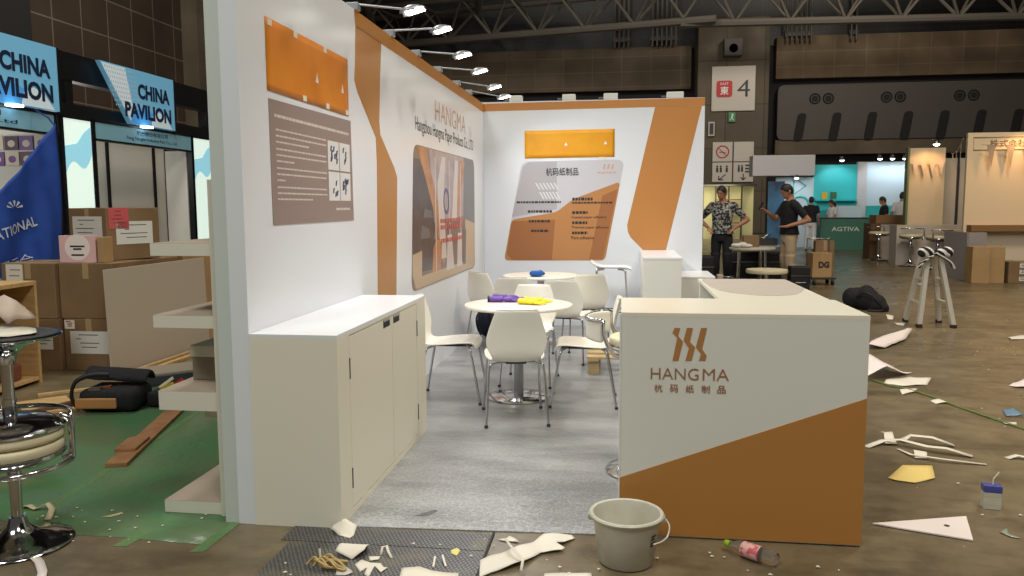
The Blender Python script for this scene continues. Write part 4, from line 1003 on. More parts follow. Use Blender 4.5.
    o = MB().bar((-4.62, 5.62, .012), (-3.95, 6.25, .012), .04, .02).build('wood_strip', PLY); tag(o, 'thin yellow wood strip pointing at the tool bag from plywood piece', 'wood strip')
    # plywood open cabinet
    t = thing('plywood_cabinet', 'open plywood cabinet at frame edge behind the stacked stools', 'cabinet', (-4.90, 5.2, 0), R(4))
    dp = mat('dark ply', (120, 92, 62), .6, col2=(104, 78, 52), scale=3)
    for a in ((.0, .03), (.88, .91)): MB().box(-.5, 0, a[0], a[1], 0, .85, .002).build('side_board', PLY, t)
    MB().box(-.5, 0, 0, .91, .85, .885, .002).build('top_board', PLY, t); MB().box(-.5, -.005, .03, .88, .03, .06, .002).build('bottom_board', PLY, t)
    MB().box(-.5, -.48, .03, .88, .06, .85).build('back_board', dp, t)
    o = MB().box(-.1, .1, -.08, .08, 0, .14, .02).build('small_tin', mat('reddish tin', (120, 70, 50), .5)); o.location = (-5.1, 5.85, .062); tag(o, 'small reddish tin standing inside the open plywood cabinet', 'tin')
    # floor things
    o = MB().prism([(-4.594, 5.356), (-4.364, 5.607), (-3.98, 5.25), (-4.263, 5.047)], (0, 0, 0), (1, 0, 0), (0, 1, 0), .003, .022).build('plywood_offcut', PLY); tag(o, 'pale plywood offcut lying flat between plywood cabinet and tool bag', 'offcut')
    o = MB().bar((-2.90, 4.10, .014), (-3.33, 5.57, .014), .12, .02).build('wood_plank', WOOD); tag(o, 'long raw wood plank lying on green film under the floor shelf', 'plank')
    o = MB().bar((-2.985, 4.31, .0335), (-3.05, 4.56, .0335), .125, .018).build('wood_plank', WOOD); tag(o, 'short raw wood piece lying on top of the long plank', 'plank')
    # tool bag
    t = thing('tool_bag', 'open black and tan tool bag on the green film', 'tool bag', (-3.76, 5.36, .003), R(8)); t.scale = (.84, .9, 1.12)
    mb = MB(); mb.box(-.25, .25, -.17, .2, 0, .15, .05); mb.build('pouch', BLACKCLOTH, t, 50)
    MB().box(-.26, .1, -.19, -.165, .03, .1, .01).build('tan_pocket', mat('tan leather', (176, 124, 72), .6), t)
    mb = MB(); mb.grid(lambda u, v: (-.28+.56*u, .0+.2*v, .2+.06*math.sin(PI*v)-.03*u+.012*noise.noise(Vector((u*8, v*6, 0)))), 12, 8); mb.build('flap', BLACKCLOTH, t, 70, [solid(.03), subsurf(1)])
    MB().tube(catmull([(-.27, -.12, .02), (-.31, -.14, .1), (-.27, -.14, .2), (-.16, -.1, .24), (-.02, -.05, .235)], 5), .016, 8).build('carry_strap', BLACK, t, 60)
    MB().bar((-.2, -.1, .13), (.0, -.06, .15), .05, .03).build('tool_handle', mat('reddish brown tool', (120, 70, 50), .5), t)
    MB().bar((-.16, -.12, .15), (-.05, -.13, .155), .035, .02).build('tool_blade', STEEL, t)
    t = thing('tool_pouch', 'small black tool pouch with yellow and red tool handles beside tool bag', 'tool pouch', (-3.44, 5.48, .003))
    MB().box(-.1, .1, -.09, .09, 0, .12, .03).build('pouch', BLACKCLOTH, t, 50)
    MB().bar((-.02, 0, .12), (.08, -.02, .17), .035, .03).build('tool_handle', mat('yellow tool grip', (200, 180, 40), .5), t)
    MB().bar((.03, .03, .12), (.12, .05, .19), .035, .03).build('tool_handle', RED, t); MB().bar((-.05, .02, .13), (.04, .06, .2), .02, .02).build('tool_handle', PAPER, t)
    o = MB().bar((-4.28, 5.05, .015), (-4.05, 5.35, .05), .05, .03).build('tool_case_lid', mat('reddish brown cloth', (110, 70, 52), .8)); tag(o, 'reddish brown rolled cloth between plywood offcut and tool bag', 'cloth')
    t = thing('flat_tool_case', 'dark flat case with beige lid lying near the beige board', 'case', (-3.95, 6.3, .003), R(45))
    MB().box(-.3, .3, -.2, .2, 0, .08, .006).build('case', DARKGREY, t); MB().box(-.29, .29, -.19, .19, .08, .1, .003).build('lid', mat('case lid', (150, 136, 120)), t)

    # ------------------------------------------------ pavilion row
    XP = -8.0
    blk = mat('black aluminium frame', (24, 25, 28), .4, .3); sky = mat('pale blue fascia print', (136, 190, 212), .4); pan = mat('stand side wall white', (214, 212, 204), .5)
    sb = mat('lit blue sign', (116, 182, 218), .4, emit=.22); dkblue = mat('navy sign letters', (20, 36, 70), .5)
    sign = [sb, mat('lit white sign area', (206, 222, 230), .4, emit=.25), mat('sign grey dots', (176, 190, 200), .4, emit=.15), mat('lit deep blue sign area', (74, 150, 214), .4, emit=.3)]
    def fascia_sign(y0, y1, skew, lab):
        t = thing('pavilion_sign', lab, 'sign', (XP+.04, 0, 0))
        mb = MB(); z0, z1 = 2.865, 3.755
        out = [(y0+skew, z0), (y1, z0), (y1, z1), (y0, z1)]
        mb.prism(out, (0, 0, 0), *FX, -.06, .02)
        w = y1-y0
        mb.mi = 1; mb.prism([(y0+.02, z1-.02), (y0+.62, z1-.02), (y0+.85, z0+.02), (y0+skew+.02, z0+.02)], (.02, 0, 0), *FX, 0, .002)
        mb.mi = 2
        for i in range(14):
            for j in range(9):
                yy = y0+.1+i*.055+j*.03; zz = z1-.08-j*.07
                if skew: mb.prism([(yy, zz), (yy+.02, zz), (yy+.02, zz+.03), (yy, zz+.03)], (.022, 0, 0), *FX, 0, .001)
        mb.mi = 3; c = (y0+w*.52, z0+.06)
        mb.prism([(c[0]-.35, z0+.01), (c[0]+.45, z0+.01), (c[0]+.3, z0+.22), (c[0], z0+.3), (c[0]-.3, z0+.2)], (.02, 0, 0), *FX, 0, .0022)
        mb.mi = 1; mb.prism([(y1-.75, z0+.01), (y1-.12, z0+.01), (y1-.3, z0+.2), (y1-.5, z0+.27), (y1-.68, z0+.2)], (.02, 0, 0), *FX, 0, .003)
        mb.build('face', sign, t)
        mb = MB(); add_text(mb, 'CHINA', (.026, y1-.17-.46, 3.42), *FX, .92, .25, off=.045); add_text(mb, 'PAVILION', (.026, y1-.14-.66, 3.09), *FX, 1.32, .25, off=.045)
        mb.build('lettering', dkblue, t)
        mb = MB().box(-.02, .03, y1-.02, y1+.02, z0-.05, z1); mb.build('edge_frame', blk, t)
        MB().box(.0, .14, y0+w*.48, y0+w*.48+.18, z0-.04, z0-.005, .01).build('sign_lamp', mat('sign lamp glow', (220, 240, 255), .4, emit=4.), t)
    fascia_sign(8.5, 10.47, 0, 'pale blue pavilion sign cut by frame edge above the blue banner')
    fascia_sign(11.40, 13.42, .72, 'slanted-edge pale blue pavilion sign with dotted corner, farther one')
    # gantry beams carrying the signs
    for y0, y1, z0, z1, lab in ((8.2, 16.5, 3.38, 3.78, 'upper black gantry beam behind the pavilion signs'), (8.2, 16.5, 2.84, 3.04, 'lower black gantry beam behind the pavilion signs')):
        o = MB().box(XP-.3, XP-.1, y0, y1, z0, z1).build('gantry_beam', blk); tag(o, lab, 'beam')
    for y, lab in ((10.9, 'black gantry post between the two pavilion signs'), (14.9, 'black gantry post beyond the farther pavilion sign')):
        o = MB().box(XP-.29, XP-.11, y-.08, y+.08, 0, 3.78).build('gantry_post', blk); tag(o, lab, 'post')
    def stand(y0, y1, name, lab, inner):
        t = thing('exhibition_stand', lab, 'stand', (XP, 0, 0))
        MB().box(-.06, .02, y0, y1, 2.56, 2.815).build('fascia', sky, t)
        mb = MB(); mb.box(-.07, .03, y0, y1, 2.81, 2.84); mb.box(-.07, .03, y0, y1, 2.53, 2.56)
        mb.box(-.07, .03, y0-.02, y0+.03, 0, 2.84); mb.box(-.07, .03, y1-.03, y1+.02, 0, 2.84); mb.build('frame', blk, t)
        mb = MB(); add_text(mb, name, (.022, (y0+y1)/2+.15, 2.635), *FX, min(1.45, (y1-y0)*.55), .07, off=.005); add_text(mb, '杭州股份有限公司' if inner else '有限公司', (.022, (y0+y1)/2+.15, 2.74), *FX, min(.9, (y1-y0)*.35), .075, off=.003)
        mb.build('fascia_lettering', dkblue, t)
        MB().box(-3.0, -2.94, y0, y1+(4. if inner else 0), 0, 3.1).build('rear_wall', pan, t); MB().box(-3 if not inner else -.5, -.08, y1-.05, y1, 0, 2.55).build('partition_wall', pan, t)
        mb = MB()
        for yy in ((15.75, 17.45, 18.65-.7) if inner else (8.2, 9.2)): mb.box(-2.94, -2.9, yy-.035, yy+.035, 0, 3.1)
        mb.box(-2.94, -2.9, y0, y1+(4. if inner else 0), 2.98, 3.06)
        mb.build('wall_post', blk, t)
        return t
    t1 = stand(7.2, 10.40, 'ogy Co.,Ltd', 'exhibition stand with colourful prints behind the draped blue banner', False)
    cols = [mat('purple print', (122, 84, 150), .5), mat('cream print', (220, 210, 190), .5), mat('plum print', (92, 66, 92), .5)]
    mb = MB(); rnd = random.Random(4)
    for i in range(4):
        for j in range(2):
            mb.mi = (i+j) % 3; x = -.98+i*.235; z = 2.11+j*.22; mb.box(x, x+.21, 10.33, 10.345, z, z+.195)
            mb.mi = 1 if (i+j) % 3 != 1 else 0; mb.ell((x+.105, 10.329, z+.09), (.06, .004, .05))
    mb.build('product_print', cols, t1)
    stand(11.22, 14.0, 'Feng Ningbo Industry Fair Co., Ltd', 'empty white exhibition stand behind the topmost cardboard box', True)
    glowp = mat('lit teal panel', (216, 236, 226), .4, emit=.75); glowb = mat('lit blue wave', (146, 206, 224), .4, emit=.65)
    for y0, y1, lab in ((10.52, 11.18, 'lit pale green column with blue wave top next to blue banner'), (14.02, 14.75, 'lit pale green column with blue wave top beside the booth wall')):
        t = thing('light_column', lab, 'lit column', (XP, 0, 0))
        mb = MB().box(-.06, .02, y0+.03, y1-.03, 0.02, 2.8); mb.build('light_box', glowp, t)
        w = y1-y0
        mb = MB().prism([(y0+.04, 2.02)]+[(y0+.04+(w-.08)*k/12, 2.02+.1*math.sin(k*.55)+.02*k) for k in range(1, 12)]+[(y1-.04, 2.3), (y1-.04, 2.72), (y0+w*.7, 2.62), (y0+w*.45, 2.45), (y0+.04, 2.4)], (.02, 0, 0), *FX, 0, .003); mb.build('blue_wave', glowb, t)
        mb = MB(); mb.box(-.07, .03, y0-.03, y0+.03, 0, 2.84); mb.box(-.07, .03, y1-.03, y1+.03, 0, 2.84); mb.box(-.07, .03, y0, y1, 2.8, 2.84); mb.build('frame', blk, t)
    for x, y, e in ((-9.4, 12.5, 30), (-9.0, 9.3, 16)):
        l = bpy.data.lights.new('stand_light', 'POINT'); l.energy = e; l.shadow_soft_size = .3; l.color = (1, .97, .92)
        o = bpy.data.objects.new('stand_light', l); COL.objects.link(o); o.location = (x, y, 2.4)
    # draped blue banner
    t = thing('fabric_banner', 'royal blue draped fabric banner with white lettering and emblem', 'banner', (-7.62, 0, 0))
    def drape(u, v):
        y = 8.3+1.62*u; ztop = 1.37+1.27*u-.1*math.sin(PI*u); zb = .5+.2*u
        z = zb+(ztop-zb)*v
        yy = y+.02*math.sin(5*v)*u
        x = .04*math.sin((u-v*.35)*11)*(1-.6*v)+.012*math.sin(u*31+3*v)
        return (x, yy, z)
    MB().grid(drape, 40, 24).build('cloth', mat('royal blue cloth', (34, 78, 170), .6, col2=(26, 62, 148), scale=3), t, 70, [solid(.006)])
    wi = mat('pale banner ink', (196, 204, 218), .6)
    def on_cloth(mb, body, yc, zc, w, h, tilt=0., off=0.):
        vs, fs = text_mesh(body, (0, yc, zc), (0, math.cos(tilt), math.sin(tilt)), (0, -math.sin(tilt), math.cos(tilt)), w, h, off=off)
        V = []
        for p in vs:
            u = max(0, min(1, (p.y-8.3)/1.62)); ztop = 1.37+1.27*u-.1*math.sin(PI*u); zb = .5+.2*u; v = max(0, min(1, (p.z-zb)/(ztop-zb)))
            V.append(mb._v((drape(u, v)[0]+.02, p.y, p.z)))
        for f in fs: mb._f([V[i] for i in f])
    mb = MB(); on_cloth(mb, 'ATIONAL', 9.08, 1.25, .76, .13, R(14), .01)
    on_cloth(mb, '展示会', 9.05, .80, .55, .16, R(10), 0.); on_cloth(mb, '有限公司', 8.95, .62, .6, .16, R(10), 0.); mb.build('lettering', wi, t)
    mb = MB()
    for k in range(5):
        a = R(20+k*36); on_x = drape((9.06-8.3)/1.62, .62)[0]+.01
        mb.prism([(9.06+.03*math.cos(a), 1.50+.02*math.sin(a)), (9.06+.14*math.cos(a-.15), 1.50+.1*math.sin(a-.15)), (9.06+.14*math.cos(a+.15), 1.50+.1*math.sin(a+.15))], (on_x+.02, 0, 0), *FX, 0, .002)
    mb.build('emblem', wi, t)
    MB().tube([(0, 9.9, 2.62), (-.1, 9.93, 2.72), (-.3, 9.95, 2.83)], .012, 6).build('tie_cord', mat('royal blue cord', (22, 48, 122), .6), t)
SKIN = mat('skin', (168, 118, 92), .55)
HAIR = mat('black hair', (22, 20, 20), .6)
def seg_d(p, a, b):
    ab = b-a; t = max(0, min(1, (p-a).dot(ab)/ab.length_squared)); return (p-(a+ab*t)).length, t
def person(label, loc, rz, H, arms, shirt, trousers, shoes, head=(0, 0), legs=None, sleeve=.72, woman=False, voxel=.014, group=None, phone=False, hemz=.93):
    t = thing('person', label, 'person', loc, rz, group); s = H/1.75; t.scale = (s, s, s)
    mb = MB(); W = .92 if woman else 1.
    # torso as stacked ellipses
    rows = [(.80, .12, .10, 0), (.86, .158, .115, .005), (.93, .166, .118, .01), (1.0, .158, .112, .0), (1.08, .148, .106, -.005), (1.18, .158, .112, -.008), (1.3, .175, .118, 0), (1.39, .172, .105, .008), (1.445, .135, .08, .012), (1.48, .075, .066, .012), (1.52, .058, .06, .005), (1.58, .055, .058, -.005)]
    mb.grid(lambda u, v: (0, 0, 0), 2, 2) if False else None
    rings = []
    for z, rx, ry, cy in rows:
        rings.append([mb._v((rx*W*math.cos(a), cy+ry*math.sin(a), z)) for a in (2*PI*k/20 for k in range(20))])
    for a, b in zip(rings, rings[1:]):
        for k in range(20): mb._f([a[k], a[(k+1) % 20], b[(k+1) % 20], b[k]])
    mb._f(rings[0][::-1]); mb._f(rings[-1])
    def limb(P, rr):
        mb.tube(P, rr, 12)
        for p, r in zip(P, rr): mb.ell(p, (r, r, r), 12, 8)
    legs = legs or [((.09, .0, .86), (.10, -.02, .48), (.105, .03, .09)), ((-.09, .0, .86), (-.10, -.02, .48), (-.105, .03, .09))]
    for hip, kn, an in legs:
        hip, kn, an = Vector(hip), Vector(kn), Vector(an)
        limb([hip, hip.lerp(kn, .5), kn, kn.lerp(an, .35), an], [.088, .078, .056, .056, .04])
        mb.ell(an+Vector((0, -.07, -.05)), (.043, .125, .04)); mb.ell(an+Vector((0, .01, -.045)), (.038, .05, .042))
    A = []
    for sd, (el, wr, hd) in zip((1, -1), arms):
        sh = Vector((sd*.178*W, .005, 1.405)); el, wr = Vector(el), Vector(wr); hd = Vector(hd).normalized()
        limb([sh, sh.lerp(el, .5), el], [.062*W, .05*W, .043*W]); limb([el, el.lerp(wr, .35), wr], [.043*W, .041*W, .027*W])
        A.append((sh, el, wr, hd))
        side = hd.cross(Vector((0, 0, 1)))
        side = side.normalized() if side.length > .2 else Vector((0, 1, 0)); nrm = side.cross(hd).normalized()
        pm = wr+hd*.05; M3 = Matrix((hd, side, nrm)).transposed()
        mb.ell(pm, (.05, .04, .018), 12, 8, M3)
        for k, L in enumerate((.058, .07, .074, .064)):
            o = (k-1.5)*.0195; b = wr+hd*.085+side*o
            mb.tube([b, b+hd*L*.5-nrm*.006, b+hd*L*.85-nrm*.03], [.0105, .0098, .0085], 8)
        tb = wr+hd*.03+side*.034
        mb.tube([tb, tb+side*.025+hd*.02, tb+side*.03+hd*.055-nrm*.01], [.0125, .011, .009], 8)
    nk = Vector((0, -.0, 1.52)); HM = Matrix.Translation(nk) @ Matrix.Rotation(head[1], 4, 'Z') @ Matrix.Rotation(head[0], 4, 'X') @ Matrix.Translation(-nk)
    mb.M = HM
    mb.ell((0, -.005, 1.645), (.074, .093, .105), 20, 14); mb.ell((0, -.038, 1.585), (.054, .062, .056), 16, 10); mb.tube([(0, -.01, 1.5), (0, -.01, 1.6)], .052, 12)
    mb.tube([(0, -.096, 1.65), (0, -.112, 1.618), (0, -.1, 1.61)], [.008, .015, .012], 8)
    for sd in (-1, 1): mb.ell((sd*.077, .005, 1.632), (.012, .02, .032), 8, 6)
    mb.ell((0, -.098, 1.583), (.024, .008, .009), 8, 6); mb.ell((0, -.09, 1.548), (.022, .018, .016), 8, 6); mb.ell((0, -.09, 1.668), (.05, .014, .012), 10, 6)
    mb.M = Matrix()
    tmp = mb.build('person_tmp', SKIN, None, None, [remesh(voxel, 3)])
    dg = bpy.context.evaluated_depsgraph_get(); dg.update()
    me = bpy.data.meshes.new_from_object(tmp.evaluated_get(dg)); bpy.data.objects.remove(tmp)
    me.polygons.foreach_set('use_smooth', [True]*len(me.polygons)); me.name = 'body'
    if not me.materials: me.materials.append(SKIN)
    b = bpy.data.objects.new('body', me); COL.objects.link(b); b.parent = t
    vs = [v.co.copy() for v in me.vertices]; ns = [v.normal.copy() for v in me.vertices]
    def arm_t(p):
        # nearest limb by distance over limb radius, the torso ellipses competing
        zs = [r[0] for r in rows]; i = max(0, min(len(rows)-2, sum(1 for z in zs if z <= p.z)-1)); q = (p.z-zs[i])/(zs[i+1]-zs[i]); q = max(0, min(1, q))
        rx = (rows[i][1]*(1-q)+rows[i+1][1]*q)*W; ry = rows[i][2]*(1-q)+rows[i+1][2]*q
        best = math.hypot(p.x/rx, p.y/ry) if p.z > .78 else 9; tt = None
        if p.z < .8 or p.z > 1.5: best = min(best, 1.6)
        for sh, el, wr, hd in A:
            d1, t1 = seg_d(p, sh, el); d2, t2 = seg_d(p, el, wr); d3, t3 = seg_d(p, wr+hd*.02, wr+hd*.16)
            for d, v in ((d1/(.062-.019*t1)/W, t1), (d2/(.045-.016*t2), 1+t2), (d3/.05, 2.)):
                if d < best: best = d; tt = v
        return tt
    cl = {'shirt': [], 'trousers': [], 'shoes': []}
    for p in me.polygons:
        c = p.center; at = arm_t(c)
        if at is not None:
            if at < sleeve: cl['shirt'].append(p.index)
            continue
        if c.z > 1.485 or (c.z > 1.46 and abs(c.x) < .07*W and c.y < -.02): continue
        if c.z > hemz: cl['shirt'].append(p.index)
        if .075 < c.z < hemz+.05: cl['trousers'].append(p.index)
        if c.z < .1: cl['shoes'].append(p.index)
    for nm, m, d in (('shirt', shirt, .014), ('trousers', trousers, .009), ('shoes', shoes, .007)):
        idx = {}; V = []; F = []
        for fi in cl[nm]:
            f = []
            for vi in me.polygons[fi].vertices:
                if vi not in idx:
                    idx[vi] = len(V); dd = d
                    if nm == 'shirt' and vs[vi].z < 1.2: dd += .014*(1.2-vs[vi].z)/.27
                    if nm == 'trousers' and vs[vi].z < .6: dd += .012
                    V.append(vs[vi]+ns[vi]*dd)
                f.append(idx[vi])
            F.append(f)
        if not F: continue
        m2 = bpy.data.meshes.new(nm); m2.from_pydata(V, [], F); m2.polygons.foreach_set('use_smooth', [True]*len(F)); m2.materials.append(m)
        o = bpy.data.objects.new(nm, m2); COL.objects.link(o); o.parent = t; solid(.006, -1.)(o)
    # hair
    mb = MB(); mb.M = HM
    def hf(u, v):
        a = 2*PI*u; front = (1-math.sin(a))*.5      # 1 toward -y
        lim = R(138)-front**1.5*R(80)+R(4)*math.sin(7*a)
        if woman: lim = R(140)-front**2*R(80)
        th = lim*v; r = 1.03
        return (.076*r*math.sin(th)*math.cos(a), -.003+.096*r*math.sin(th)*math.sin(a), 1.648+.112*r*math.cos(th))
    mb.grid(hf, 28, 10, True)
    if woman: mb.ell((0, .075, 1.56), (.075, .05, .13), 14, 10)
    mb.build('hair', HAIR, t, 80, [solid(.007, 0)])
    mb = MB(); mb.M = HM
    for sd in (-1, 1): mb.ell((sd*.032, -.0895, 1.645), (.012, .006, .006), 8, 6)
    mb.build('eyes', HAIR, t, 60)
    return t, A, s

def build_people():
    blackc = mat('black tee cloth', (20, 21, 24), .85); patt = mat('black and white patterned shirt', (168, 166, 160), .8, col2=(30, 34, 38), scale=24, lo=.42, hi=.54)
    dark = mat('dark trousers', (26, 27, 32), .85); beige = mat('beige trousers', (178, 156, 128), .85); white = mat('white trousers', (208, 210, 212), .8); wsh = mat('white shirt cloth', (206, 204, 204), .8); shoe = mat('dark shoes', (30, 28, 28), .6)
    person('person in patterned black and white shirt standing hands on hips', (1.80, 14.75, 0), R(-18), 1.84,
           [((.41, .08, 1.17), (.215, -.07, 1.03), (-.5, -.5, -.55)), ((-.41, .08, 1.17), (-.215, -.07, 1.03), (.5, -.5, -.55))], patt, dark, shoe, (R(14), R(-22)))
    t, A, s = person('person in black tee and beige trousers looking down at held phone', (2.86, 14.2, 0), R(-78), 1.86,
           [((.27, .20, 1.16), (.17, -.12, 1.06), (-.55, -.75, .0)), ((-.23, -.14, 1.17), (-.10, -.34, 1.30), (.1, -.75, .45))], blackc, beige, shoe, (R(24), 0))
    wr, hd = A[1][2], A[1][3]
    # phone lying in the raised hand: held thing of its own
    ph = MB().box(-.037, .037, -.005, .005, -.075, .075, .004).build('mobile_phone', BLACK)
    M = t.matrix_basis if False else Matrix.Translation(t.location) @ Matrix.Rotation(R(-78), 4, 'Z') @ Matrix.Scale(s, 4)
    ph.location = M @ (wr+hd*.12+Vector((0, .0, .03))); ph.rotation_euler = (R(-30), 0, R(-78)); tag(ph, 'dark mobile phone held up by the person in black tee', 'phone')
    dn = [((.25, .05, 1.15), (.24, -.05, .92), (0, -.2, -1)), ((-.25, .05, 1.15), (-.24, -.05, .92), (0, -.2, -1))]
    person('person in black top and white trousers standing by green counter', (6.02, 26.6, 0), R(160), 1.74, dn, blackc, white, shoe, (0, 0), voxel=.02)
    person('person in white shirt with dark hair behind dark green counter', (7.0, 27.9, 0), R(-70), 1.66,
           [((.24, -.05, 1.14), (.16, -.26, 1.06), (-.1, -1, -.1)), ((-.24, -.05, 1.14), (-.16, -.26, 1.06), (.1, -1, -.1))], wsh, dark, shoe, (R(20), 0), woman=True, voxel=.02)
    person('person in black sitting height behind brown-topped white counter'.replace('sitting height ', 'clothes '), (7.62, 24.6, 0), R(-100), 1.72, dn, blackc, dark, shoe, (R(20), 0), voxel=.02)
    person('person in white with black hair behind brown-topped white counter', (8.02, 24.3, 0), R(150), 1.84, dn, wsh, dark, shoe, (R(10), 0), voxel=.02)

def build_right():
    # ---- stepladder with striped bow
    t = thing('stepladder', 'aluminium stepladder standing open on concrete with striped bow', 'stepladder', (0, 0, 0))
    top = [(3.70, 10.43, .86), (3.70, 10.24, .86), (3.84, 10.41, .86), (3.84, 10.23, .86)]
    feet = [(3.60, 10.60, .02), (3.60, 10.13, .02), (3.99, 10.57, .02), (3.99, 10.12, .02)]
    for a, b in zip(top, feet):
        MB().bar(a, b, .05, .065, (0, 1, 0)).build('stile', ALU, t)
        MB().box(b[0]-.03, b[0]+.03, b[1]-.035, b[1]+.035, 0, .045, .006).build('rubber_foot', mat('dark rubber', (58, 32, 32), .7), t)
    for i, j in ((0, 1), (2, 3)):
        for k in (.33, .67):
            p = Vector(top[i]).lerp(Vector(feet[i]), k); q = Vector(top[j]).lerp(Vector(feet[j]), k)
            MB().bar(p, q, .05, .022).build('rung', ALU, t)
    MB().box(3.68, 3.86, 10.22, 10.45, .855, .885, .006).build('top_tread', ALU, t)
    for y in (10.22, 10.44): MB().tube([(3.66, y, .5), (3.88, y, .5)], .006, 6).build('spreader', STEEL, t)
    t = thing('striped_bow', 'black and white striped cloth bow tied over stepladder top', 'bow', (3.77, 10.22, .887))
    sm = mat('striped cloth', (20, 20, 23), .8); nt = sm.node_tree; N = nt.nodes; L = nt.links
    tc = N.new('ShaderNodeTexCoord'); wv = N.new('ShaderNodeTexWave'); wv.inputs['Scale'].default_value = 5.5; wv.bands_direction = 'DIAGONAL'; wv.inputs['Distortion'].default_value = 1.
    L.new(tc.outputs['Object'], wv.inputs['Vector']); rp = N.new('ShaderNodeValToRGB'); rp.color_ramp.interpolation = 'CONSTANT'
    rp.color_ramp.elements[0].color = lin((22, 22, 25))+(1,); rp.color_ramp.elements[1].position = .62; rp.color_ramp.elements[1].color = lin((222, 218, 210))+(1,)
    L.new(wv.outputs['Fac'], rp.inputs['Fac']); L.new(rp.outputs['Color'], N['Principled BSDF'].inputs['Base Color'])
    for sx in (-1, 1):
        mb = MB()
        mb.ell((sx*.1, -.03, .035), (.1, .045, .06), 16, 10, Matrix.Rotation(R(-12*sx), 3, 'Y')); mb.ell((sx*.15, -.03, .03), (.055, .05, .065), 14, 8)
        mb.build('loop', sm, t, 60)
        mb = MB(); P = catmull([(0, -.05, .02), (sx*.08, -.07, -.03), (sx*.16, -.075, -.09), (sx*.2, -.07, -.16)], 5)
        for a, b in zip(P, P[1:]): mb.bar(a, b, .012, .085, (0, 1, 0))
        mb.build('tail', sm, t)
    MB().ell((0, -.03, .025), (.04, .035, .035)).build('knot', BLACKCLOTH, t, 60)
    # ---- black bag heap
    t = thing('duffel_bag', 'slumped black bag lying on concrete beyond reception counter corner', 'bag', (3.44, 11.8, 0), R(-25)); t.scale = (.86, .86, 1)
    mb = MB(); rnd = random.Random(6)
    for x, y, z, r in ((-.12, .1, .14, .2), (.05, 0, .15, .2), (.2, -.05, .08, .16), (-.2, 0, .16, .15), (0, .2, .18, .16), (.3, -.1, .04, .1)): mb.ell((x, y, z), (r, r*.85, min(r, .17)))
    mb.build('sack', BLACKCLOTH, t, None, [remesh(.02, 4)])
    MB().tube(catmull([(-.1, -.15, .2), (.05, -.2, .26), (.2, -.2, .18), (.32, -.2, .03), (.1, -.26, .02)], 5), .014, 6).build('strap', BLACK, t, 60)
    # ---- table and clutter near the two men
    t = thing('round_high_table', 'round white table crowded with tools in front of two people', 'table', (2.22, 14.0, 0))
    MB().lathe([(0, .74), (.38, .74), (.385, .755), (.38, .77), (0, .77)], seg=40).build('tabletop', mat('worn white top', (190, 184, 172), .5), t, 40)
    for k in range(4): MB().tube([(.3*math.cos(k*PI/2+.6), .3*math.sin(k*PI/2+.6), .74), (.33*math.cos(k*PI/2+.6), .33*math.sin(k*PI/2+.6), 0)], .022, 8).build('leg', CHROME, t, 60)
    t = thing('low_round_table', 'low cream round table between chrome-legged table and black tee person', 'table', (2.33, 13.2, 0))
    MB().lathe([(0, .40), (.32, .40), (.33, .43), (.32, .46), (0, .46)], seg=40).build('tabletop', CREAM, t, 40); MB().tube([(0, 0, .02), (0, 0, .4)], .03, 10).build('column', CHROME, t, 60)
    MB().lathe([(0, 0), (.25, 0), (.25, .012), (.05, .03), (0, .03)], seg=32).build('base', CHROME, t, 40)
    t = thing('round_high_table', 'second round table with black crate beside person in black tee', 'table', (2.50, 14.85, 0))
    MB().lathe([(0, .74), (.34, .74), (.345, .755), (.34, .77), (0, .77)], seg=40).build('tabletop', mat('worn white top', (190, 184, 172), .5), t, 40); MB().tube([(0, 0, .02), (0, 0, .74)], .035, 10).build('column', CHROME, t, 60); MB().lathe([(0, 0), (.26, 0), (.26, .012), (.05, .03), (0, .03)], seg=32).build('base', CHROME, t, 40)
    t = thing('tool_crate', 'black open crate on second round table near person in black tee', 'crate', (2.52, 14.8, .772))
    for a in ((-.24, .24, -.15, -.13), (-.24, .24, .13, .15), (-.24, -.22, -.13, .13), (.22, .24, -.13, .13)): MB().box(*a, 0, .13, .003).build('side_wall_board', DARKGREY, t)
    MB().box(-.22, .22, -.13, .13, 0, .015).build('floor_board', BLACK, t); MB().tube([(-.1, 0, .03), (.12, .03, .2)], .02, 6).build('tool', STEEL, t)
    o = MB().box(-.13, .13, -.1, .1, 0, .2, .004).build('small_carton', CARD); o.location = (2.22, 14.2, .772); tag(o, 'small brown carton on round table in front of two people', 'carton')
    mb = MB()
    for x, y, z in ((-.09, 0, .04), (.02, .02, .05), (.1, -.02, .035)): mb.ell((x, y, z), (.09, .07, z))
    o = mb.build('white_plastic_bag', mat('white bag film', (206, 202, 196), .4), None, None, [remesh(.015)]); o.location = (2.02, 13.88, .772); tag(o, 'crumpled white plastic bag on round table in front of patterned shirt', 'bag')
    for x, y, w, d, h, lab in ((2.55, 15.35, 1.1, .4, .62, 'long black equipment case on floor behind the second round table'), (1.32, 14.1, .5, .5, .62, 'large black equipment case standing left of chrome-legged table'.replace(' left of', ' against'), ), (1.75, 13.5, .4, .3, .28, 'small black equipment case in front of chrome-legged table'), (2.86, 13.35, .3, .3, .5, 'black equipment case beside the low cream table')):
        t = thing('equipment_case', lab, 'case', (x, y, 0))
        MB().box(-w/2, w/2, -d/2, d/2, 0, h, .015).build('case', BLACK, t)
        MB().box(-w/2-.004, w/2+.004, -d/2-.004, d/2+.004, h*.7, h*.72).build('lid_band', STEEL, t)
        MB().tube([(-.07, -d/2, h*.5), (-.07, -d/2-.03, h*.5), (.07, -d/2-.03, h*.5), (.07, -d/2, h*.5)], .008, 6).build('carry_grip', STEEL, t)
    t = thing('coil_of_cable', 'grey metal tool frame and coil on top of small black case', 'tool', (1.75, 13.5, .282))
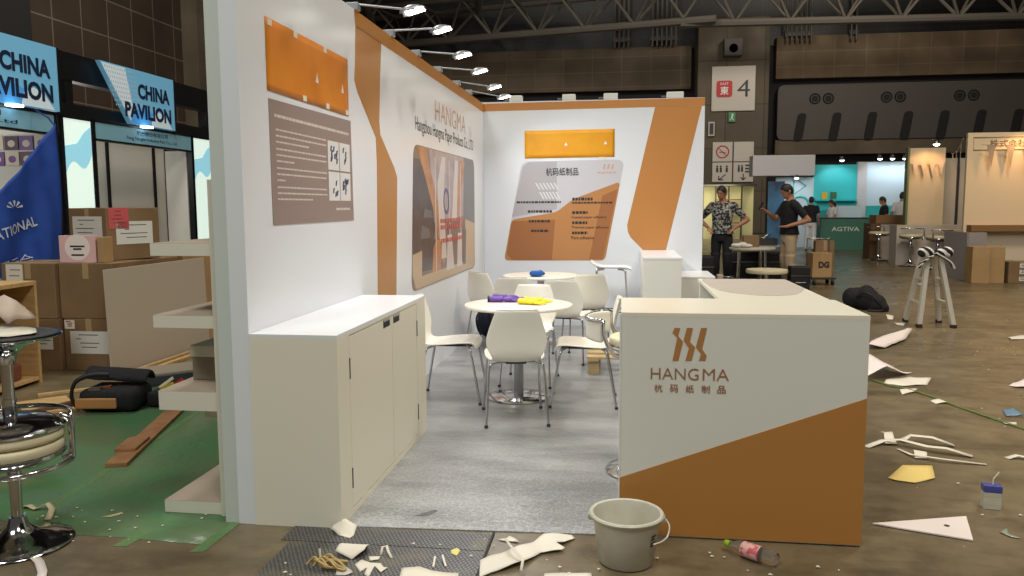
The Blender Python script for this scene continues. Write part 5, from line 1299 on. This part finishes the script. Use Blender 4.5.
    MB().tube([(.1*math.cos(2*PI*k/20), .0+.07*math.sin(2*PI*k/20), .02+.01*math.sin(k)) for k in range(20)], .014, 6, True).build('coil', STEEL, t, 60)
    MB().box(-.17, -.08, -.1, .1, 0, .06, .005).build('metal_block', ALU, t)
    # planks sticking out beyond the counter
    for a, b, lab in (((2.05, 9.2, .03), (2.65, 13.2, .03), 'pale wooden plank on floor beyond counter, longer of two'), ((2.35, 9.6, .03), (2.85, 12.6, .03), 'brown wooden plank on floor beyond counter, shorter one')):
        o = MB().bar(a, b, .09, .05).build('wood_plank', WOODBLOCK if 'pale' in lab else WOOD); tag(o, lab, 'plank')
    # ---- trolley with marked carton
    t = thing('hand_trolley', 'dark flatbed hand trolley on concrete carrying a marked carton', 'trolley', (3.70, 15.4, 0), R(8)); t.scale = (.86, .86, .95)
    MB().box(-.26, .26, -.2, .2, .12, .15, .005).build('deck', DARKGREY, t)
    for x in (-.2, .2):
        for y in (-.15, .15): MB().lathe([(0, -.02), (.05, -.02), (.055, 0), (.05, .02), (0, .02)], (x, y, .055), 14, 'x').build('wheel', BLACK, t, 40); MB().box(x-.025, x+.025, y-.03, y+.03, .1, .12).build('wheel_fork', STEEL, t)
    MB().tube(catmull([(-.24, .2, .15), (-.24, .22, .85), (-.2, .22, .9), (.2, .22, .9), (.24, .22, .85), (.24, .2, .15)], 4), .014, 8).build('push_handle', STEEL, t, 60)
    cb = cardboard_box('kraft carton with black two-letter mark riding on hand trolley', (3.69, 15.28, .146), .36, .28, .46, R(8), CARDL)
    mb = MB(); add_text(mb, 'DG', (.03, -.0035, .24), *FY, .2, .12, off=.05); mb.build('printed_mark', INK, cb)
    cardboard_box('brown carton on floor behind the hand trolley', (4.27, 17.5, 0), .38, .4, .73, R(-6))
    # ---- green counter stand (teal)
    grn = mat('dark green counter front', (66, 114, 98), .5); teal = mat('teal stand wall', (60, 200, 206), .5); tealD = mat('deep teal wall', (40, 150, 158), .5)
    paleb = mat('pale blue lit wall', (206, 226, 238), .5); whi = mat('stand white', (206, 204, 206), .5)
    t = thing('stand_counter', 'dark green exhibition counter with pale lettering on its front', 'counter', (0, 0, 0))
    MB().box(6.42, 7.92, 27.0, 27.5, 0, 1.04, .01).build('body', grn, t); MB().box(6.40, 7.94, 26.97, 27.53, 1.04, 1.07, .005).build('worktop', DARKGREY, t)
    mb = MB(); add_text(mb, 'AGTIVA', (7.2, 26.997, .70), *FY, .86, .14, off=.012); mb.build('lettering', mat('pale green letters', (206, 220, 208), .5), t)
    t = thing('teal_stand', 'teal and white exhibition stand with shelf behind the green counter', 'stand', (0, 0, 0))
    MB().box(6.62, 8.05, 29.0, 29.1, 0, 2.87).build('teal_wall_board', teal, t)
    MB().box(6.65, 8.0, 28.7, 29.0, 1.62, 1.68).build('shelf_board', teal, t)
    MB().box(6.62, 8.05, 28.98, 29.0, .0, 1.3).build('lower_board', tealD, t)
    mb = MB(); add_text(mb, 'Better Living', (7.4, 28.99, 2.52), *FY, .9, .12, off=0.); 
    mb.bm.free()
    MB().box(8.05, 8.35, 28.9, 29.1, 0, 2.95).build('post', whi, t)
    MB().box(8.35, 10.2, 29.0, 29.1, 0, 2.95).build('pale_wall_board', paleb, t); MB().box(8.0, 9.2, 27.6, 27.7, 0, 1.45).build('low_teal_board', teal, t)
    MB().box(7.0, 8.0, 28.1, 28.2, 1.0, 1.45).build('screen_board', paleb, t)
    MB().box(4.48, 6.55, 28.6, 29.4, 2.5, 3.2).build('header', whi, t)
    MB().box(5.35, 6.62, 29.0, 29.1, 0, 2.45).build('white_wall_board', paleb, t)
    mb = MB().tube([(5.95, 28.98, 2.45), (6.35, 28.98, 2.15), (5.95, 28.98, 1.85)], .035, 6, True); mb.tube([(6.18+.28*math.cos(2*PI*k/20), 28.98, 1.5+.28*math.sin(2*PI*k/20)) for k in range(20)], .035, 6, True)
    mb.build('wall_emblem', teal, t)
    MB().box(5.0, 5.55, 28.5, 28.56, .0, 2.3).build('blue_poster_board', mat('blue poster', (70, 130, 172), .5, col2=(36, 60, 92), scale=1.2), t)
    for x, c, lab in ((6.95, (220, 190, 60), 'yellow packet displayed on the teal shelf'), (7.25, (70, 110, 70), 'green packet displayed on the teal shelf')):
        o = MB().box(-.09, .09, -.05, .05, 0, .24, .004).build('product_packet', mat('packet %d' % c[0], c, .5)); o.location = (x, 28.84, 1.682); tag(o, lab, 'packet')
    lampm = mat('warm spotlight glow', (255, 240, 215), .4, emit=8.); coolm = mat('cool spotlight glow', (240, 248, 255), .4, emit=8.)
    def spot(x, y, z, lab, e, col, glow, aim=(0, .6, -1), sz=120):
        t = thing('stand_spotlight', lab, 'spotlight', (x, y, z))
        mb = MB(); mb.lathe([(.03, .12), (.06, .1), (.09, 0), (.08, 0)], (0, 0, 0), 14); mb.build('lamp_housing', STEEL, t, 40)
        MB().lathe([(0, -.05), (.05, -.035), (.08, .0), (.08, .03)], (0, 0, 0), 14).build('lens', glow, t); MB().tube([(0, 0, .11), (0, .25, .14)], .012, 6).build('arm', STEEL, t)
        if e:
            l = bpy.data.lights.new('stand_light', 'SPOT'); l.energy = e; l.spot_size = R(sz); l.spot_blend = .7; l.color = col; l.shadow_soft_size = .06
            o = bpy.data.objects.new('stand_light', l); COL.objects.link(o); o.location = (x, y, z-.03); o.rotation_euler = Vector(aim).to_track_quat('-Z', 'Y').to_euler()
    ci = ['first', 'second', 'third', 'fourth']
    for i, x in enumerate((8.6, 9.0, 9.4, 9.8)): spot(x, 28.4, 3.02, '%s cool spotlight over the pale blue stand wall from teal side' % ci[i], 34, (.85, .93, 1), coolm)
    spot(7.35, 28.3, 2.98, 'cool spotlight over the teal stand wall above the shelf', 60, (.8, .95, 1), coolm)
    spot(5.9, 28.35, 2.40, 'cool spotlight under the white header beam', 30, (.9, .95, 1), coolm)
    # yellow-lit stand behind the patterned shirt
    t = thing('glowing_stand', 'pale yellow lit stand wall far behind the patterned shirt person', 'stand', (0, 0, 0))
    yl = mat('yellow lit wall', (226, 220, 170), .5)
    MB().box(3.0, 5.7, 36, 36.1, 0, 2.3).build('wall_board', yl, t); MB().box(3.0, 5.7, 35.0, 36, 2.3, 2.37).build('roof_board', DARKGREY, t)
    mb = MB()
    for x in (2.95, 3.5, 4.05, 4.6, 5.15): mb.box(x-.03, x+.03, 35.6, 35.7, 0, 2.3)
    mb.build('post', mat('dark post', (60, 56, 50), .5), t)
    for z in (.7, 1.2, 1.7): MB().box(4.1, 5.1, 35.3, 35.6, z, z+.04).build('shelf_board', mat('reddish goods shelf', (110, 60, 50), .6), t)
    l = bpy.data.lights.new('stand_light', 'AREA'); l.energy = 40; l.size = 1.5; l.color = (1, .92, .6)
    o = bpy.data.objects.new('stand_light', l); COL.objects.link(o); o.location = (4.05, 34.6, 2.25); o.rotation_euler = Vector((0, .9, -.7)).to_track_quat('-Z', 'Y').to_euler()
    # ---- warm stands on the far side of aisle
    warm = mat('warm white stand wall', (230, 208, 174), .5); greyw = mat('grey stand wall', (196, 184, 168), .6); wedge = mat('stand counter white', (196, 184, 172), .5)
    t = thing('narrow_stand_wall', 'narrow cream stand wall with pennant string lit by warm spotlight', 'stand wall', (0, 0, 0))
    MB().box(7.2, 8.08, 21.5, 21.58, 0, 2.91).build('wall_board', warm, t); MB().box(7.15, 7.2, 21.4, 21.6, 0, 2.92).build('edge_post', mat('green edge post', (120, 130, 90), .5), t)
    t = thing('grey_stand_wall', 'grey unlit stand wall between the narrow and wide cream walls', 'stand wall', (0, 0, 0))
    MB().box(8.12, 9.0, 21.8, 21.88, 0, 2.66).build('wall_board', greyw, t); MB().box(8.48, 8.54, 21.77, 21.8, 0, 2.66).build('joint_post', DARKGREY, t)
    t = thing('wide_stand_wall', 'wide cream stand wall with company lettering and pennants at frame edge', 'stand wall', (0, 0, 0))
    MB().box(7.19, 10.4, 18.0, 18.08, 0, 2.98).build('wall_board', warm, t); MB().box(7.25, 10.4, 17.75, 18.0, .92, 1.05).build('shelf_board', mat('brown ledge', (140, 104, 64), .6), t)
    MB().box(7.42, 10.4, 17.955, 18.0, 0, .9).build('lower_board', mat('cream lower wall', (220, 204, 180), .5), t)
    mb = MB(); add_text(mb, '株式会社', (7.98, 17.997, 2.75), *FY, .72, .16, off=.015); mb.build('lettering', mat('grey brown letters', (120, 96, 70), .5), t)
    mb = MB(); mb.tube([(7.3, 17.99, 2.88), (7.3, 17.99, 2.62), (8.4, 17.99, 2.62), (8.4, 17.99, 2.88)], .006, 5, True); mb.build('lettering_frame', mat('brown line', (130, 104, 74), .5), t)
    def pennants(lab, p0, p1, n, sag, w, h, m):
        t = thing('pennant_garland', lab, 'garland', (0, 0, 0)); p0 = Vector(p0); p1 = Vector(p1)
        P = [p0.lerp(p1, k/16)-Vector((0, 0, sag*4*(k/16)*(1-k/16))) for k in range(17)]
        MB().tube(P, .006, 5).build('string', m, t)
        for i in range(n):
            q = p0.lerp(p1, (i+.5)/n)-Vector((0, 0, sag*4*((i+.5)/n)*(1-(i+.5)/n))); d = (p1-p0).normalized()
            MB().prism([(-w/2, 0), (w/2, 0), (0.02, -h)], q, d, (0, 0, 1), 0, .004).build('flag', m, t)
    pm = mat('pale pennant cloth', (222, 206, 184), .6)
    pennants('pennant string across the narrow cream stand wall', (7.22, 21.4, 2.6), (8.05, 21.4, 2.58), 4, .04, .15, .38, pm)
    pennants('pennant string across the wide cream stand wall', (7.4, 17.85, 2.72), (8.9, 17.85, 2.74), 4, .03, .17, .46, mat('greyish pennant cloth', (170, 150, 128), .6))
    pennants('pennant string hanging between the two cream stand walls', (8.1, 21.2, 2.75), (7.06, 17.9, 2.86), 3, .1, .3, .5, pm)
    spot(7.65, 20.95, 2.96, 'warm spotlight shining on the narrow cream stand wall', 60, (1, .54, .22), lampm, (0, .55, -1))
    spot(8.25, 17.4, 3.02, 'warm spotlight shining on the wide cream stand wall', 95, (1, .54, .22), lampm, (.05, .55, -1), 130)
    spot(10.0, 17.2, 3.02, 'warm spotlight farther along the wide cream wall', 95, (1, .54, .22), lampm, (.0, .55, -1), 130)
    # low counters
    t = thing('brown_topped_counter', 'white low stand counter with brown wooden end and ledge', 'counter', (0, 0, 0))
    MB().box(6.98, 7.9, 22.8, 23.3, 0, .98).build('body', wedge, t); MB().box(6.85, 7.95, 22.75, 23.35, .98, 1.2).build('wooden_ledge', mat('brown ledge', (140, 104, 64)), t); MB().box(6.70, 6.97, 22.7, 23.3, 0, .975).build('wooden_end', mat('dark wood end', (110, 78, 48), .6), t)
    t = thing('low_stand_counter', 'long pinkish white low counter below the narrow cream wall', 'counter', (0, 0, 0))
    MB().box(6.70, 8.9, 20.6, 21.1, 0, .98).build('body', wedge, t)
    t = thing('low_partition', 'grey white low partition standing in front of wide cream wall', 'partition', (0, 0, 0))
    mb = MB(); mb.bar((6.72, 17.7, .47), (6.70, 16.52, .47), .03, .94); mb.bar((6.70, 16.5, .47), (7.08, 16.65, .47), .03, .94); mb.build('screen_board', mat('greyish laminate', (168, 162, 160), .5), t)
    cardboard_box('kraft carton beside low partition, nearer one of a pair', (6.70, 15.9, 0), .31, .4, .69, R(-4), CARDL)
    cardboard_box('kraft carton of the pair, standing next to cream lower wall', (7.0, 15.95, 0), .27, .4, .69, R(-4), CARDL)
    cardboard_box('brown carton with white labels at frame edge by cream wall', (7.45, 15.95, 0), .48, .4, .41, 0, CARD, (('f', -.05, .08, .3, .38, LABELW), ('f', -.05, .08, .18, .26, LABELW), ('f', -.05, .08, .05, .13, LABELW)))
    # distant stools
    s = make_bar_stool('distant cream bar stool standing by brown-topped counter', .62, False)
    s.location = (6.78, 22.2, 0); s.rotation_euler = (0, 0, R(20)); s.scale = (1.25, 1.25, 1.25)
    a = dup(s, (6.90, 20.2, 0), R(-30), 'distant cream bar stool at pinkish counter, one nearer the walkway'); a.scale = (1.25,)*3
    a = dup(s, (7.18, 19.3, 0), R(200), 'distant cream bar stool close behind the stepladder bow'); a.scale = (1.25,)*3
    t = thing('stand_table', 'small white high table on chrome column behind stepladder', 'table', (7.75, 20.05, 0))
    MB().lathe([(0, .86), (.42, .86), (.42, .89), (0, .89)], seg=32).build('tabletop', warm, t, 40); MB().tube([(0, 0, .02), (0, 0, .86)], .03, 10).build('column', CHROME, t); MB().lathe([(0, 0), (.25, 0), (.25, .02), (0, .02)], seg=24).build('base', CHROME, t, 40)
# ================================================================= build all
build_setting(); build_roof(); build_booth(); build_lamps()
build_cabinet(); build_counter(); build_plinths(); build_furniture(); build_stools(); build_smalls()
build_litter(); build_left(); build_right(); build_people()

w = bpy.data.worlds.new('World'); S.world = w; w.use_nodes = True
w.node_tree.nodes['Background'].inputs['Color'].default_value = (1, .94, .86, 1)
w.node_tree.nodes['Background'].inputs['Strength'].default_value = .075

cam = bpy.data.cameras.new('Camera'); co = bpy.data.objects.new('Camera', cam); COL.objects.link(co)
cam.sensor_width = 36; cam.sensor_fit = 'HORIZONTAL'; cam.lens = 789.9/1024*36; cam.clip_end = 200
r2 = Vector((.99050282, .13739951, -.00505373)); u2 = Vector((-.00921455, .10301104, .99463753)); fw = Vector((-.1371833, .98514471, -.1032988))
co.matrix_world = Matrix(((r2.x, u2.x, -fw.x, 0), (r2.y, u2.y, -fw.y, 0), (r2.z, u2.z, -fw.z, 1.5), (0, 0, 0, 1)))
S.camera = co
S.view_settings.view_transform = 'Standard'; S.view_settings.look = 'None'; S.view_settings.exposure = 0.; S.view_settings.gamma = 1
S.view_settings.use_curve_mapping = False
